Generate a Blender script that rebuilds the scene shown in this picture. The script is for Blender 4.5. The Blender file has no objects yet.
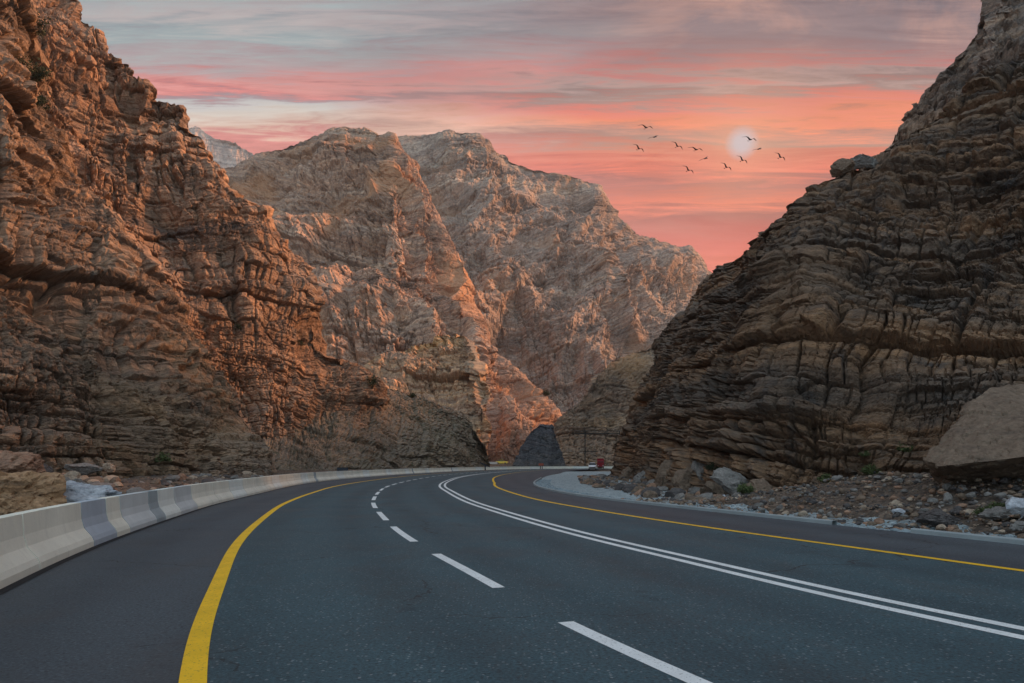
import bpy, bmesh, math, random
import numpy as np
from mathutils import Vector

SC = bpy.context.scene
COL = SC.collection
RNG = np.random.RandomState(7)
random.seed(11)
F, HZ, CX, CH = 720.0, 464.0, 512.0, 1.5     # focal length in px, horizon row, centre column, eye height

def W(x, y, Y):                               # where a thing seen at (x,y) and Y metres away stands
    return np.array([(x-CX)/F*Y, Y, CH+(HZ-y)/F*Y])

# ------------------------------------------------------------------ tagging
def tag(o, label=None, cat=None, group=None, kind=None):
    if label: o['label'] = label
    if cat: o['category'] = cat
    if group: o['group'] = group
    if kind: o['kind'] = kind
    return o
def empty(name, loc=(0,0,0), rz=0):
    o = bpy.data.objects.new(name, None); COL.objects.link(o)
    o.location = loc; o.rotation_euler = (0,0,rz); o.empty_display_size = .3
    return o
def link(name, me, mat=None, parent=None, loc=None):
    o = bpy.data.objects.new(name, me); COL.objects.link(o)
    if mat: me.materials.append(mat)
    if parent: o.parent = parent
    if loc is not None: o.location = loc
    return o
def mesh_np(name, V, Fc, attrs=None, smooth=False):
    V = np.ascontiguousarray(V, dtype=np.float32); Fc = np.ascontiguousarray(Fc, dtype=np.int32)
    k = Fc.shape[1]
    me = bpy.data.meshes.new(name)
    me.vertices.add(len(V)); me.vertices.foreach_set('co', V.ravel())
    me.loops.add(Fc.size); me.loops.foreach_set('vertex_index', Fc.ravel())
    me.polygons.add(len(Fc))
    me.polygons.foreach_set('loop_start', np.arange(0, Fc.size, k, dtype=np.int32))
    me.polygons.foreach_set('loop_total', np.full(len(Fc), k, dtype=np.int32))
    me.polygons.foreach_set('use_smooth', np.full(len(Fc), smooth, dtype=bool))
    for n, a in (attrs or {}).items():
        at = me.attributes.new(n, 'FLOAT', 'POINT'); at.data.foreach_set('value', np.ascontiguousarray(a, dtype=np.float32))
    me.update(calc_edges=True); me.validate()
    return me
def grid_faces(nu, nv):
    i = np.arange(nu-1)[:,None]*nv + np.arange(nv-1)[None,:]
    i = i.ravel()
    return np.stack([i, i+nv, i+nv+1, i+1], 1)

# ------------------------------------------------------------------ noise
PERM = RNG.permutation(256).astype(np.int32)
PERM = np.concatenate([PERM, PERM, PERM])
GR = RNG.normal(size=(256,3)); GR /= np.linalg.norm(GR, axis=1)[:,None]; GR = GR.astype(np.float32)
RV = RNG.rand(4096).astype(np.float32)
def hsh(*k):
    h = np.zeros_like(np.asarray(k[0]), dtype=np.int64)
    for a in k: h = (h*73856093 ^ (np.asarray(a).astype(np.int64)*19349663)) + 83492791
    return RV[np.abs((h >> 5) ^ h) & 4095]
def perlin(P):
    P = P.astype(np.float32)
    fi = np.floor(P); f = P-fi; I = fi.astype(np.int64) & 255
    u = f*f*f*(f*(f*6-15)+10)
    out = np.zeros(len(P), np.float32)
    for dx in (0,1):
        a = PERM[(I[:,0]+dx) & 255]; wx = u[:,0] if dx else 1-u[:,0]
        for dy in (0,1):
            b = PERM[a + ((I[:,1]+dy) & 255)]; wy = u[:,1] if dy else 1-u[:,1]
            for dz in (0,1):
                g = GR[PERM[b + ((I[:,2]+dz) & 255)]]; wz = u[:,2] if dz else 1-u[:,2]
                out += wx*wy*wz*(g[:,0]*(f[:,0]-dx)+g[:,1]*(f[:,1]-dy)+g[:,2]*(f[:,2]-dz))
    return out*1.5
def fbm(P, oct=4, gain=.5, lac=2.03):
    a, s, o = 1.0, 0, 0
    for i in range(oct):
        o = o + a*perlin(P*lac**i + 17.3*i); s += a; a *= gain
    return o/s
def ridged(P, oct=4, gain=.5):
    a, s, o = 1.0, 0, 0
    for i in range(oct):
        o = o + a*(1-2*np.abs(perlin(P*2.1**i + 31.7*i))); s += a; a *= gain
    return o/s
def sstep(a, b, x):
    t = np.clip((x-a)/(b-a), 0, 1); return t*t*(3-2*t)

def blocks(t, s, L, Wd, seed, crack=.07):
    """jointed beds: bed index from t, joints along s.  returns offset(-1..1), crack(0..1), random"""
    tt = t/L
    tt = tt + .33*np.sin(tt*2.1+seed) + .2*np.sin(tt*5.3+seed*2)
    k = np.floor(tt); ft = tt-k
    ss = s/Wd*(.6+.9*hsh(k, k*0+seed)) + 10*hsh(k, k*0+seed+5)
    m = np.floor(ss); fs = ss-m
    # irregular joints
    cut = .25+.5*hsh(k, m, k*0+seed+9)
    m2 = m*2 + (fs > cut); 
    ds = np.minimum(np.minimum(fs, 1-fs), np.abs(fs-cut))*Wd/L
    r = hsh(k, m2, k*0+seed+3)*2-1
    rl = hsh(k, k*0+seed+13)*2-1
    d = np.minimum(np.minimum(ft, 1-ft), ds)
    c = 1-sstep(0, crack, d)
    rnd = 1-sstep(0, .15, d)
    return .55*r+.75*rl, c, rnd, r

def chips(P, seed, k=.9):
    """broken rock: nearest of 8 jittered cells; each cell is a randomly tilted plane, displaced"""
    P = P.astype(np.float32); b = np.floor(P-.5).astype(np.int64)
    best = np.full(len(P), 9e9, np.float32); val = np.zeros(len(P), np.float32); second = best.copy(); rr = val.copy()
    for dx in (0,1):
        for dy in (0,1):
            for dz in (0,1):
                cx, cy, cz = b[:,0]+dx, b[:,1]+dy, b[:,2]+dz
                h1 = hsh(cx, cy, cz, cx*0+seed); h2 = hsh(cz, cx, cy, cx*0+seed+7); h3 = hsh(cy, cz, cx, cx*0+seed+13)
                ex = P[:,0]-(cx+.5+(h1-.5)*.8); ey = P[:,1]-(cy+.5+(h2-.5)*.8); ez = P[:,2]-(cz+.5+(h3-.5)*.8)
                d = ex*ex+ey*ey+ez*ez
                v = ((h2-.5)*ex+(h3-.5)*ey+(h1-.35)*ez)*2*k + (hsh(cx, cz, cy, cx*0+seed+29)-.5)
                m = d < best
                second = np.where(m, best, np.minimum(second, d)); best = np.where(m, d, best); val = np.where(m, v, val); rr = np.where(m, h1, rr)
    edge = np.sqrt(second)-np.sqrt(best)
    return val, 1-sstep(0, .12, edge), rr

def rock(P, s, S, dip, seed, amp=1.0, butt=1.0, fold=1.0, ledge=1.0, chip=1.0, shear=.18, rib=0, bw=1.0, rsh=.35, thin=1.0):
    """displacement (m), strata coordinate, block random for world points P; S = size factor"""
    low = fbm(P/(60*S)+seed*3.1, 3)
    warp = fbm(P/(22*S)+seed, 3)
    fold = (low*9*S + warp*1.0*S)*fold
    t = P[:,2] + dip[0]*P[:,0] + dip[1]*P[:,1] + fold
    sw = s + 3*S*warp + 1.0*S*fbm(P/(5*S)+seed*1.7, 2) + shear*P[:,2]
    tw = t + .28*S*fbm(P/(3*S)+seed*2.3, 4, .6)
    Q = P*np.array([1,1,.45])
    B = ridged(Q/(38*S)+seed*5.5, 4, .5)
    G = fbm(P/(13*S)+seed*7, 4, .55)
    o1, c1, e1, r1 = blocks(tw, sw, 7.5*S, 11*S*bw, seed+1)
    o2, c2, e2, r2 = blocks(tw+.6*G*S, sw*1.1+1.5*S*G, 2.6*S, 3.8*S*bw, seed+21, .09)
    o3, c3, e3, r3 = blocks(tw*1.05+.5*S*G, sw+.5*S*G, .95*S, 1.5*S*bw, seed+41, .12)
    mod = sstep(-.35, .35, fbm(P/(17*S)+seed*9, 3))
    mod2 = sstep(-.4, .3, fbm(P/(8*S)+seed*11, 3))
    D = butt*(4.2*(B-.25)) + 1.5*G
    if rib:
        sr = s + rsh*P[:,2] + 7*S*low*3
        Rb = ridged(np.stack([sr/(26*S)+seed, P[:,2]/(120*S), P[:,2]*0+seed*1.3], 1), 3, .55)
        Rc = ridged(np.stack([sr/(9*S)+seed*2, P[:,2]/(34*S), P[:,2]*0+seed*2.3], 1), 3, .55)
        D += rib*(6.5*Rb + 1.8*Rc*mod)
    D += ledge*(1.35*o1*(.4+.6*mod) - .9*c1*mod)
    D += ledge*(.62*o2 - .42*c2 - .25*e2)*(.25+.75*mod)
    D += thin*(.22*o3 - .17*c3 - .08*e3)*(.2+.8*mod2)
    Pw = P + S*.5*np.stack([G, warp, G-warp], 1)
    Pw = np.stack([Pw[:,0], Pw[:,1], (Pw[:,2]*.3+.7*t)*1.5], 1)
    sm = .35+.85*sstep(-.22, .28, fbm(P/(26*S)+seed*13, 3))
    v1, e1_, q1 = chips(Pw/(5.5*S), seed+3, 1.2); v2, e2_, q2 = chips(Pw/(1.7*S)+v1[:,None]*0, seed+4, 1.1); v3, e3_, q3 = chips(Pw/(.6*S), seed+6, 1.1)
    D += chip*((1.25*v1-.35*e1_)*(.35+.65*(1-mod)) + sm*(.48*v2-.20*e2_) + sm*(.17*v3-.06*e3_))
    r1 = r1*.5+q1-.5; r2 = .5*r2+.9*(q2-.5); r3 = r3*.5+q3-.5
    D += .22*fbm(P/(2.2*S)+seed, 5, .65)
    return D*S*amp, t/S, (.5*r1+.8*r2+.5*r3)

def loft(name, pts, S, mat, nu, nv, dip=(0,0), seed=1, prof=1.35, amp=1.0, butt=1.0, back=1.0,
         label=None, cat=None, zb=-.8, backrows=.14, vpow=1.0, obj_name=None, jag=.8, crag=.7, pct=62, **rk):
    pts = np.array(pts, dtype=float)
    K = np.array([W(p[0], p[1], p[2]) for p in pts])
    B = np.array([[(p[3]-CX)/F*p[4], p[4], zb] for p in pts])
    seg = np.linalg.norm(np.diff(K, axis=0), axis=1) + .5*np.linalg.norm(np.diff(B, axis=0), axis=1)
    # sample density follows size in the view
    segi = np.hypot(*(np.diff(pts[:,:2], axis=0).T)) + .3*np.abs(np.diff(pts[:,3]))
    segi = np.minimum(segi, 260)
    cu = np.concatenate([[0], np.cumsum(segi)]); u = np.linspace(0, cu[-1], nu)
    Ku = np.stack([np.interp(u, cu, K[:,i]) for i in range(3)], 1)
    Bu = np.stack([np.interp(u, cu, B[:,i]) for i in range(3)], 1)
    # round the base line a little
    for _ in range(int(nu*.03)+1):
        Bu[1:-1] = .25*Bu[:-2]+.5*Bu[1:-1]+.25*Bu[2:]
        Ku[1:-1,1] = .25*Ku[:-2,1]+.5*Ku[1:-1,1]+.25*Ku[2:,1]
    ds = np.concatenate([[0], np.cumsum(np.linalg.norm(np.diff(Bu[:,:2]*.6+Ku[:,:2]*.4, axis=0), axis=1))])
    nb = int(nv*backrows)
    v = np.concatenate([np.linspace(0, 1, nv-nb)**vpow, 1+np.linspace(0, 1, nb+1)[1:]])
    Vv, Uu = np.meshgrid(v, np.arange(nu))
    vc = np.clip(Vv, 0, 1); w = np.clip(Vv-1, 0, 1)
    h = vc**prof
    ku, bu = Ku[Uu], Bu[Uu]
    P = np.empty(Uu.shape+(3,))
    P[...,:2] = bu[...,:2] + (ku-bu)[...,:2]*h[...,None]
    P[...,2] = bu[...,2] + (ku-bu)[...,2]*vc
    dirh = (ku-bu)[...,:2].copy(); hh = np.maximum(ku[...,2]-bu[...,2], .1)
    dirh /= np.maximum(np.linalg.norm(dirh, axis=-1), 1e-3)[...,None]
    P[...,:2] += dirh*(w*hh*1.1*back)[...,None]
    P[...,2] -= hh*(w**1.2)*.9
    # normals
    du = np.gradient(P, axis=0); dv = np.gradient(P, axis=1)
    N = np.cross(du, dv); N /= np.maximum(np.linalg.norm(N, axis=-1), 1e-6)[...,None]
    mid = N[:, :max(2, (nv-nb)//2)].mean(axis=(0,1))
    if np.dot(mid[:2], -dirh.mean(axis=(0,1))) < 0: N = -N
    N[...,2] *= .5; N /= np.maximum(np.linalg.norm(N, axis=-1), 1e-6)[...,None]
    Pf = P.reshape(-1,3); s = np.repeat(ds, len(v))
    D, t, r = rock(Pf, s, S, dip, seed, amp, butt, **rk)
    D = D.reshape(Uu.shape); D = D-np.percentile(D, pct)
    # keep the crest near its line: less big-scale push there, still jagged
    Pc = fbm(np.stack([ds/(2.4*S), ds*0+seed, ds*0], 1), 6, .62)*1.1*S + (np.floor(fbm(np.stack([ds/(6*S), ds*0+seed*2, ds*0], 1), 3)*4)/4)*1.6*S
    P[...,2] += (Pc*crag*np.clip(np.minimum(np.arange(nu), nu-1-np.arange(nu))/(nu*.03), 0, 1))[:,None]*sstep(.75, 1, vc)*np.minimum(1, hh/(6*S))
    fade = 1-(1-jag)*np.exp(-((Vv-1)/.12)**2)
    end = np.minimum(np.arange(nu), nu-1-np.arange(nu))/(nu*.02); fade = fade*np.clip(end, .2, 1)[:,None]
    lim = .32*hh + .15
    D = np.tanh(D/lim)*lim
    P = P + N*(D*fade)[...,None]
    Fc = grid_faces(nu, len(v))
    me = mesh_np(name, P.reshape(-1,3), Fc, {'strat': t, 'blk': r})
    # orient outward
    o = link(obj_name or name, me, mat)
    me.polygons[len(me.polygons)//3].normal
    return tag(o, label, cat, kind='structure')

# ------------------------------------------------------------------ materials
def new_mat(name):
    m = bpy.data.materials.new(name); m.use_nodes = True
    nt = m.node_tree; b = nt.nodes['Principled BSDF']; b.inputs['Specular IOR Level'].default_value = .25
    return m, nt, b
class NT:
    def __init__(s, nt): s.nt = nt
    def n(s, typ, **kw):
        nd = s.nt.nodes.new(typ)
        for k, v in kw.items():
            if k.startswith('i_'):
                nd.inputs[k[2:].replace('_',' ')].default_value = v
            else: setattr(nd, k, v)
        return nd
    def l(s, a, b): s.nt.links.new(a, b)
    def math(s, op, a, b=None, clamp=False):
        nd = s.nt.nodes.new('ShaderNodeMath'); nd.operation = op; nd.use_clamp = clamp
        for i, x in enumerate((a, b)):
            if x is None: continue
            if isinstance(x, (int, float)): nd.inputs[i].default_value = x
            else: s.l(x, nd.inputs[i])
        return nd.outputs[0]
    def vmath(s, op, a, b):
        nd = s.nt.nodes.new('ShaderNodeVectorMath'); nd.operation = op
        for i, x in enumerate((a, b)):
            if isinstance(x, (tuple, list)): nd.inputs[i].default_value = x
            else: s.l(x, nd.inputs[i])
        return nd.outputs[0] if op != 'DOT_PRODUCT' else nd.outputs['Value']
    def ramp(s, fac, stops, interp='LINEAR'):
        nd = s.nt.nodes.new('ShaderNodeValToRGB'); nd.color_ramp.interpolation = interp
        e = nd.color_ramp.elements
        while len(e) < len(stops): e.new(.5)
        for el, (p, c) in zip(e, stops):
            el.position = p; el.color = (c[0], c[1], c[2], 1) if not isinstance(c, (int, float)) else (c, c, c, 1)
        s.l(fac, nd.inputs[0]); return nd.outputs[0]
    def mix(s, fac, a, b, typ='MIX'):
        nd = s.nt.nodes.new('ShaderNodeMix'); nd.data_type = 'RGBA'; nd.blend_type = typ
        for k, x in ((0, fac), (6, a), (7, b)):
            if isinstance(x, (int, float)): nd.inputs[k].default_value = x
            elif isinstance(x, (tuple, list)): nd.inputs[k].default_value = (x[0], x[1], x[2], 1)
            else: s.l(x, nd.inputs[k])
        return nd.outputs[2]
    def noise(s, vec, scale, detail=4, rough=.55, dist=0, dim='3D', w=None):
        nd = s.nt.nodes.new('ShaderNodeTexNoise'); nd.noise_dimensions = dim
        nd.inputs['Scale'].default_value = scale; nd.inputs['Detail'].default_value = detail
        nd.inputs['Roughness'].default_value = rough; nd.inputs['Distortion'].default_value = dist
        if vec is not None: s.l(vec, nd.inputs['Vector'])
        if w is not None: s.l(w, nd.inputs['W'])
        return nd.outputs[0]
    def mapping(s, vec, sc, loc=(0,0,0), rot=(0,0,0)):
        nd = s.nt.nodes.new('ShaderNodeMapping'); nd.inputs['Scale'].default_value = sc
        nd.inputs['Location'].default_value = loc; nd.inputs['Rotation'].default_value = rot
        s.l(vec, nd.inputs['Vector']); return nd.outputs[0]

def rock_mat(name, cols, S, wb=2.5, strat=1.0, dark=(.05,.045,.04), ochre=None, tint=(1,1,1), bump=1.0, scree=(.2,.17,.14), screeamt=.6):
    """cols: 5 bed colours"""
    m, nt, b = new_mat(name); g = NT(nt)
    tc = g.n('ShaderNodeTexCoord').outputs['Object']
    st = g.n('ShaderNodeAttribute', attribute_name='strat').outputs['Fac']
    bk = g.n('ShaderNodeAttribute', attribute_name='blk').outputs['Fac']
    wob = g.noise(tc, .06/S, 3)
    stw = g.math('ADD', g.math('ADD', st, g.math('MULTIPLY', wob, wb)), g.math('MULTIPLY', g.noise(tc, 1.6/S, 4, .7), .55))
    n1 = g.noise(None, .11, 3, .6, dim='1D', w=stw)
    stops = [(.30, cols[0]), (.40, cols[1]), (.49, cols[2]), (.57, cols[3]), (.68, cols[4])]
    n1b = g.math('ADD', n1, g.math('MULTIPLY', g.math('SUBTRACT', g.noise(tc, .05/S, 5, .6), .5), .55/strat))
    c = g.ramp(n1b, stops)
    # thin beds
    n2 = g.noise(None, 1.3, 5, .75, dim='1D', w=stw)
    c = g.mix(.75, c, g.ramp(n2, [(.32, (.45,.44,.45)), (.5, (1,1,1)), (.68, (1.55,1.5,1.42))]), 'MULTIPLY')
    # blocks differ
    c = g.mix(.55, c, g.ramp(g.math('ADD', g.math('MULTIPLY', bk, .35), .5), [(.1, (.55,.56,.6)), (.5, (1,1,1)), (.9, (1.5,1.38,1.25))]), 'MULTIPLY')
    # mottling, lichen and desert varnish running down the faces
    n3 = g.noise(tc, 1.1/S, 7, .72)
    c = g.mix(.7, c, g.ramp(n3, [(.3, (.5,.5,.52)), (.5, (1,1,1)), (.72, (1.5,1.45,1.4))]), 'MULTIPLY')
    vs = g.noise(g.mapping(tc, (1,1,.09)), .55/S, 6, .65)
    c = g.mix(g.ramp(vs, [(.52, 0), (.68, .75)]), c, dark)
    if ochre:
        oc = g.noise(tc, .035/S, 3, .5)
        c = g.mix(g.ramp(oc, [(.54, 0), (.66, .7)]), c, ochre)
    # dust and small scree lying on the ledges
    nz = g.n('ShaderNodeSeparateXYZ'); geo = g.n('ShaderNodeNewGeometry'); g.l(geo.outputs['Normal'], nz.inputs[0])
    led = g.ramp(g.math('ABSOLUTE', nz.outputs[2]), [(.62, 0), (.86, screeamt)])
    sc = g.mix(g.ramp(g.noise(tc, 3.5/S, 6, .8), [(.35, 0), (.65, 1)]), tuple(.55*x for x in scree), tuple(1.35*x for x in scree))
    c = g.mix(led, c, sc)
    c = g.mix(1.0, c, tint, 'MULTIPLY')
    g.l(c, b.inputs['Base Color']); b.inputs['Roughness'].default_value = .9
    # fine relief: split beds, cracks, chipped facets, grain
    thin = g.noise(None, 2.6, 6, .8, dim='1D', w=stw)
    def facets(sc, zs):
        mp = g.mapping(tc, (sc, sc, sc*zs)); mp = g.vmath('ADD', mp, wv)
        v = g.n('ShaderNodeTexVoronoi'); v.inputs['Scale'].default_value = 1; g.l(mp, v.inputs['Vector'])
        dl = g.vmath('SUBTRACT', mp, v.outputs['Position'])
        return g.vmath('DOT_PRODUCT', dl, g.vmath('SUBTRACT', v.outputs['Color'], (.5,.5,.5))), v
    wn = g.n('ShaderNodeTexNoise'); wn.inputs['Scale'].default_value = 1.5/S; wn.inputs['Detail'].default_value = 5; g.l(tc, wn.inputs['Vector'])
    wv = g.vmath('MULTIPLY', g.vmath('SUBTRACT', wn.outputs['Color'], (.5,.5,.5)), (.9,.9,.9))
    f1, v1 = facets(.9/S, 1.8); f2, v2 = facets(2.6/S, 1.6)
    vor = g.n('ShaderNodeTexVoronoi', feature='DISTANCE_TO_EDGE'); vor.inputs['Scale'].default_value = 1
    g.l(g.vmath('ADD', g.mapping(tc, (.5/S,.5/S,1.0/S)), wv), vor.inputs['Vector'])
    cr = g.ramp(vor.outputs['Distance'], [(0, 0), (.05, 1)])
    hgt = g.math('ADD', g.math('MULTIPLY', thin, .55), g.math('ADD', g.math('MULTIPLY', n3, .8), g.math('MULTIPLY', cr, .22)))
    hgt = g.math('ADD', hgt, g.math('ADD', g.math('MULTIPLY', f1, 1.1), g.math('MULTIPLY', f2, .5)))
    bp = g.n('ShaderNodeBump'); bp.inputs['Strength'].default_value = bump; bp.inputs['Distance'].default_value = .6*S
    g.l(g.ramp(g.noise(g.mapping(tc, (1,1,1), (5*S,3*S,0)), .045/S, 4, .6), [(.38, .45*bump), (.62, 1.0)]), bp.inputs['Strength'])
    g.l(hgt, bp.inputs['Height']); g.l(bp.outputs[0], b.inputs['Normal'])
    return m

def simple(name, col, rough=.6, metal=0, var=.15, scale=3.0, bump=0.0):
    m, nt, b = new_mat(name); g = NT(nt)
    tc = g.n('ShaderNodeTexCoord').outputs['Object']
    n = g.noise(tc, scale, 5, .6)
    c = g.mix(g.ramp(n, [(.3, 0), (.7, 1)]), tuple(x*(1-var) for x in col), tuple(min(1, x*(1+var)) for x in col))
    g.l(c, b.inputs['Base Color']); b.inputs['Roughness'].default_value = rough; b.inputs['Metallic'].default_value = metal
    if bump:
        bp = g.n('ShaderNodeBump'); bp.inputs['Strength'].default_value = bump; bp.inputs['Distance'].default_value = .02
        g.l(g.noise(tc, scale*8, 6, .7), bp.inputs['Height']); g.l(bp.outputs[0], b.inputs['Normal'])
    return m

red0 = [(.105,.083,.07), (.21,.145,.10), (.29,.20,.135), (.23,.17,.125), (.36,.25,.17)]
red1 = [(.14,.105,.085), (.26,.165,.11), (.36,.235,.155), (.29,.205,.15), (.42,.29,.2)]
M_left = rock_mat('left_rock', red0, .8, wb=1.6, strat=1.4, dark=(.085,.072,.062), ochre=(.36,.22,.11), scree=(.24,.195,.155), screeamt=.4)
M_left2 = rock_mat('left_rock_far', red1, 1.2, wb=1.8, strat=1.3, dark=(.10,.08,.065), ochre=(.40,.22,.12), scree=(.26,.2,.155), screeamt=.45)
M_low = rock_mat('lower_slope_rock', [(.13,.115,.085), (.20,.165,.115), (.28,.21,.145), (.23,.185,.135), (.34,.26,.18)], 1.0, dark=(.09,.09,.055), scree=(.25,.21,.17), screeamt=.8)
M_yel = rock_mat('yellow_rock', [(.24,.16,.12), (.38,.25,.17), (.50,.32,.19), (.40,.27,.19), (.54,.37,.23)], 1.8, dark=(.2,.14,.10), ochre=(.80,.45,.14), scree=(.36,.28,.20))
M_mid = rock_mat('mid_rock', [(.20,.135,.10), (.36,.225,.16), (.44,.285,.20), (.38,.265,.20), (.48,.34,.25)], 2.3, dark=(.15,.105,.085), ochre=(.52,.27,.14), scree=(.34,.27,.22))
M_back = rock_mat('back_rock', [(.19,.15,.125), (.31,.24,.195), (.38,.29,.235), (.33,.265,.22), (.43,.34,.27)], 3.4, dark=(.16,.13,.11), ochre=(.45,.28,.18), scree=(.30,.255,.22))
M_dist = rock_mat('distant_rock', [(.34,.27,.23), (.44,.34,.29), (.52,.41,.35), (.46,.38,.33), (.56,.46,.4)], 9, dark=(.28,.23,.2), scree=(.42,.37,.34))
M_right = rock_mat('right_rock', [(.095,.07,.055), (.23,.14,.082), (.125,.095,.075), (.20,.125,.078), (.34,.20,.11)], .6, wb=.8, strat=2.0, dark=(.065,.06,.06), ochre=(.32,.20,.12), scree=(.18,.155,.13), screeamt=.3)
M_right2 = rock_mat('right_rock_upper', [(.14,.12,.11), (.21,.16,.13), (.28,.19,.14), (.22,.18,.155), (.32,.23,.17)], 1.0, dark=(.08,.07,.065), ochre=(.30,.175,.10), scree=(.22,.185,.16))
M_wall = rock_mat('gorge_rock', [(.17,.125,.095), (.27,.19,.135), (.36,.25,.17), (.28,.205,.15), (.42,.29,.18)], 1.4, dark=(.11,.09,.07), ochre=(.44,.26,.13), scree=(.28,.23,.18))
M_dark = rock_mat('dark_fill_rock', [(.06,.065,.075), (.08,.085,.095), (.10,.10,.11), (.085,.09,.10), (.12,.115,.11)], .9, dark=(.05,.05,.06), scree=(.12,.12,.12))

# ------------------------------------------------------------------ the road
CL = np.array([(22,-32),(17,-20),(12.2,-10),(8.3,-2),(6.1,2.8),(5.1,5.0),(4.5,6.4),(3.9,7.8),(3.45,9.0),(3.06,10.4),(1.8,14.2),(.85,17.6),(-.45,23),
               (-1.75,29),(-3.3,38.6),(-4.75,49),(-5.6,62),(-5.9,83),(-4.6,110),(-.4,150),(5,180),(13.5,206),(26,224),(42,233),(58,236),(72,236)], float)
def catmull(P, step=.25):
    out = []
    Pp = np.vstack([2*P[0]-P[1], P, 2*P[-1]-P[-2]])
    for i in range(1, len(Pp)-2):
        p0, p1, p2, p3 = Pp[i-1:i+3]; n = max(2, int(np.linalg.norm(p2-p1)/step)); t = np.linspace(0, 1, n, endpoint=False)[:,None]
        out.append(.5*((2*p1)+(-p0+p2)*t+(2*p0-5*p1+4*p2-p3)*t*t+(-p0+3*p1-3*p2+p3)*t**3))
    return np.vstack(out)
C = catmull(CL)
def resample(P, step):
    d = np.concatenate([[0], np.cumsum(np.linalg.norm(np.diff(P, axis=0), axis=1))])
    s = np.arange(0, d[-1], step); return np.stack([np.interp(s, d, P[:,i]) for i in range(P.shape[1])], 1)
C = resample(C, .25)
for _ in range(60): C[1:-1] = .25*C[:-2]+.5*C[1:-1]+.25*C[2:]
C = resample(C, .25)
T = np.gradient(C, axis=0); T /= np.linalg.norm(T, axis=1)[:,None]
NR = np.stack([T[:,1], -T[:,0]], 1)            # to the right of travel
Sc = np.arange(len(C))*.25
def gp(x, y): d = y-HZ; return ((x-CX)*CH/d, F*CH/d)
def offs(points, world=False, smooth=30):
    so = []
    for p in points:
        X, Y = p if world else gp(*p)
        d = C-np.array([X, Y]); i = np.argmin((d**2).sum(1)); so.append((Sc[i], -(d[i]@NR[i])))
    so.sort(); s, o = zip(*so); f = np.interp(Sc, s, o)
    k = np.ones(2*smooth+1)/(2*smooth+1)
    return np.convolve(np.pad(f, smooth, mode='edge'), k, 'valid')
o_yl = offs([(193,683),(202,622),(222,578),(241,541),(267,515),(300,497),(320,490)])
o_yl = np.where(Sc > Sc[np.argmin(np.abs(C[:,1]-45))], -7.1, o_yl); 
o_yl = np.convolve(np.pad(o_yl, 40, mode='edge'), np.ones(81)/81, 'valid')
o_da = offs([(700,683),(562,620),(500,587),(432,553),(417,542),(392,527),(378,512),(374,502),(375,495),(382,489),(393,485)])
o_yr = offs([(1024,570),(824,543),(724,530.5),(600,511),(568,506),(517,495),(494,483.5),(504,478.5)])
o_yr = np.minimum(o_yr, 4.0)
o_ba = offs([(0,593),(100,545),(185,513),(300,485.5),(319,481)])
i60 = Sc[np.argmin(np.abs(C[:,1]-75))]
o_ba = np.where(Sc > i60, -10.6, o_ba); o_ba = np.convolve(np.pad(o_ba, 60, mode='edge'), np.ones(121)/121, 'valid')
o_ke = offs([(1024,545),(831,523.7),(724,513),(600,499.6),(551,492),(532.5,483.5),(541,478.5),(560,473.3)])
print('offs', [float(round(v[::40][8],2)) for v in (o_yl,o_da,o_yr,o_ba,o_ke)], o_ba.min(), o_ba.max(), o_ke.min(), o_ke.max())

o_ba = o_ba - .0 + .10*sstep(14, 6, C[:,1]); o_yl = o_yl + .06*sstep(12, 5, C[:,1])
def curve_pt(off): return C + NR*np.broadcast_to(off, Sc.shape)[:,None]
def strip(name, oa, ob, z, mat, i0=0, i1=None, cols=2, step=1, **kw):
    i1 = i1 or len(C); idx = np.arange(i0, i1, step)
    a, b = curve_pt(oa)[idx], curve_pt(ob)[idx]
    f = np.linspace(0, 1, cols)
    P = a[:,None,:]*(1-f)[None,:,None] + b[:,None,:]*f[None,:,None]
    V = np.concatenate([P, np.full(P.shape[:2]+(1,), z)], -1).reshape(-1,3)
    Fc = grid_faces(len(idx), cols)[:, ::-1]
    oa_ = np.broadcast_to(oa, Sc.shape)[idx]; ob_ = np.broadcast_to(ob, Sc.shape)[idx]
    lat = (oa_[:,None]*(1-f)+ob_[:,None]*f).ravel()
    return link(name, mesh_np(name, V, Fc, {'lat': lat}), mat, **kw)

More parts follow.
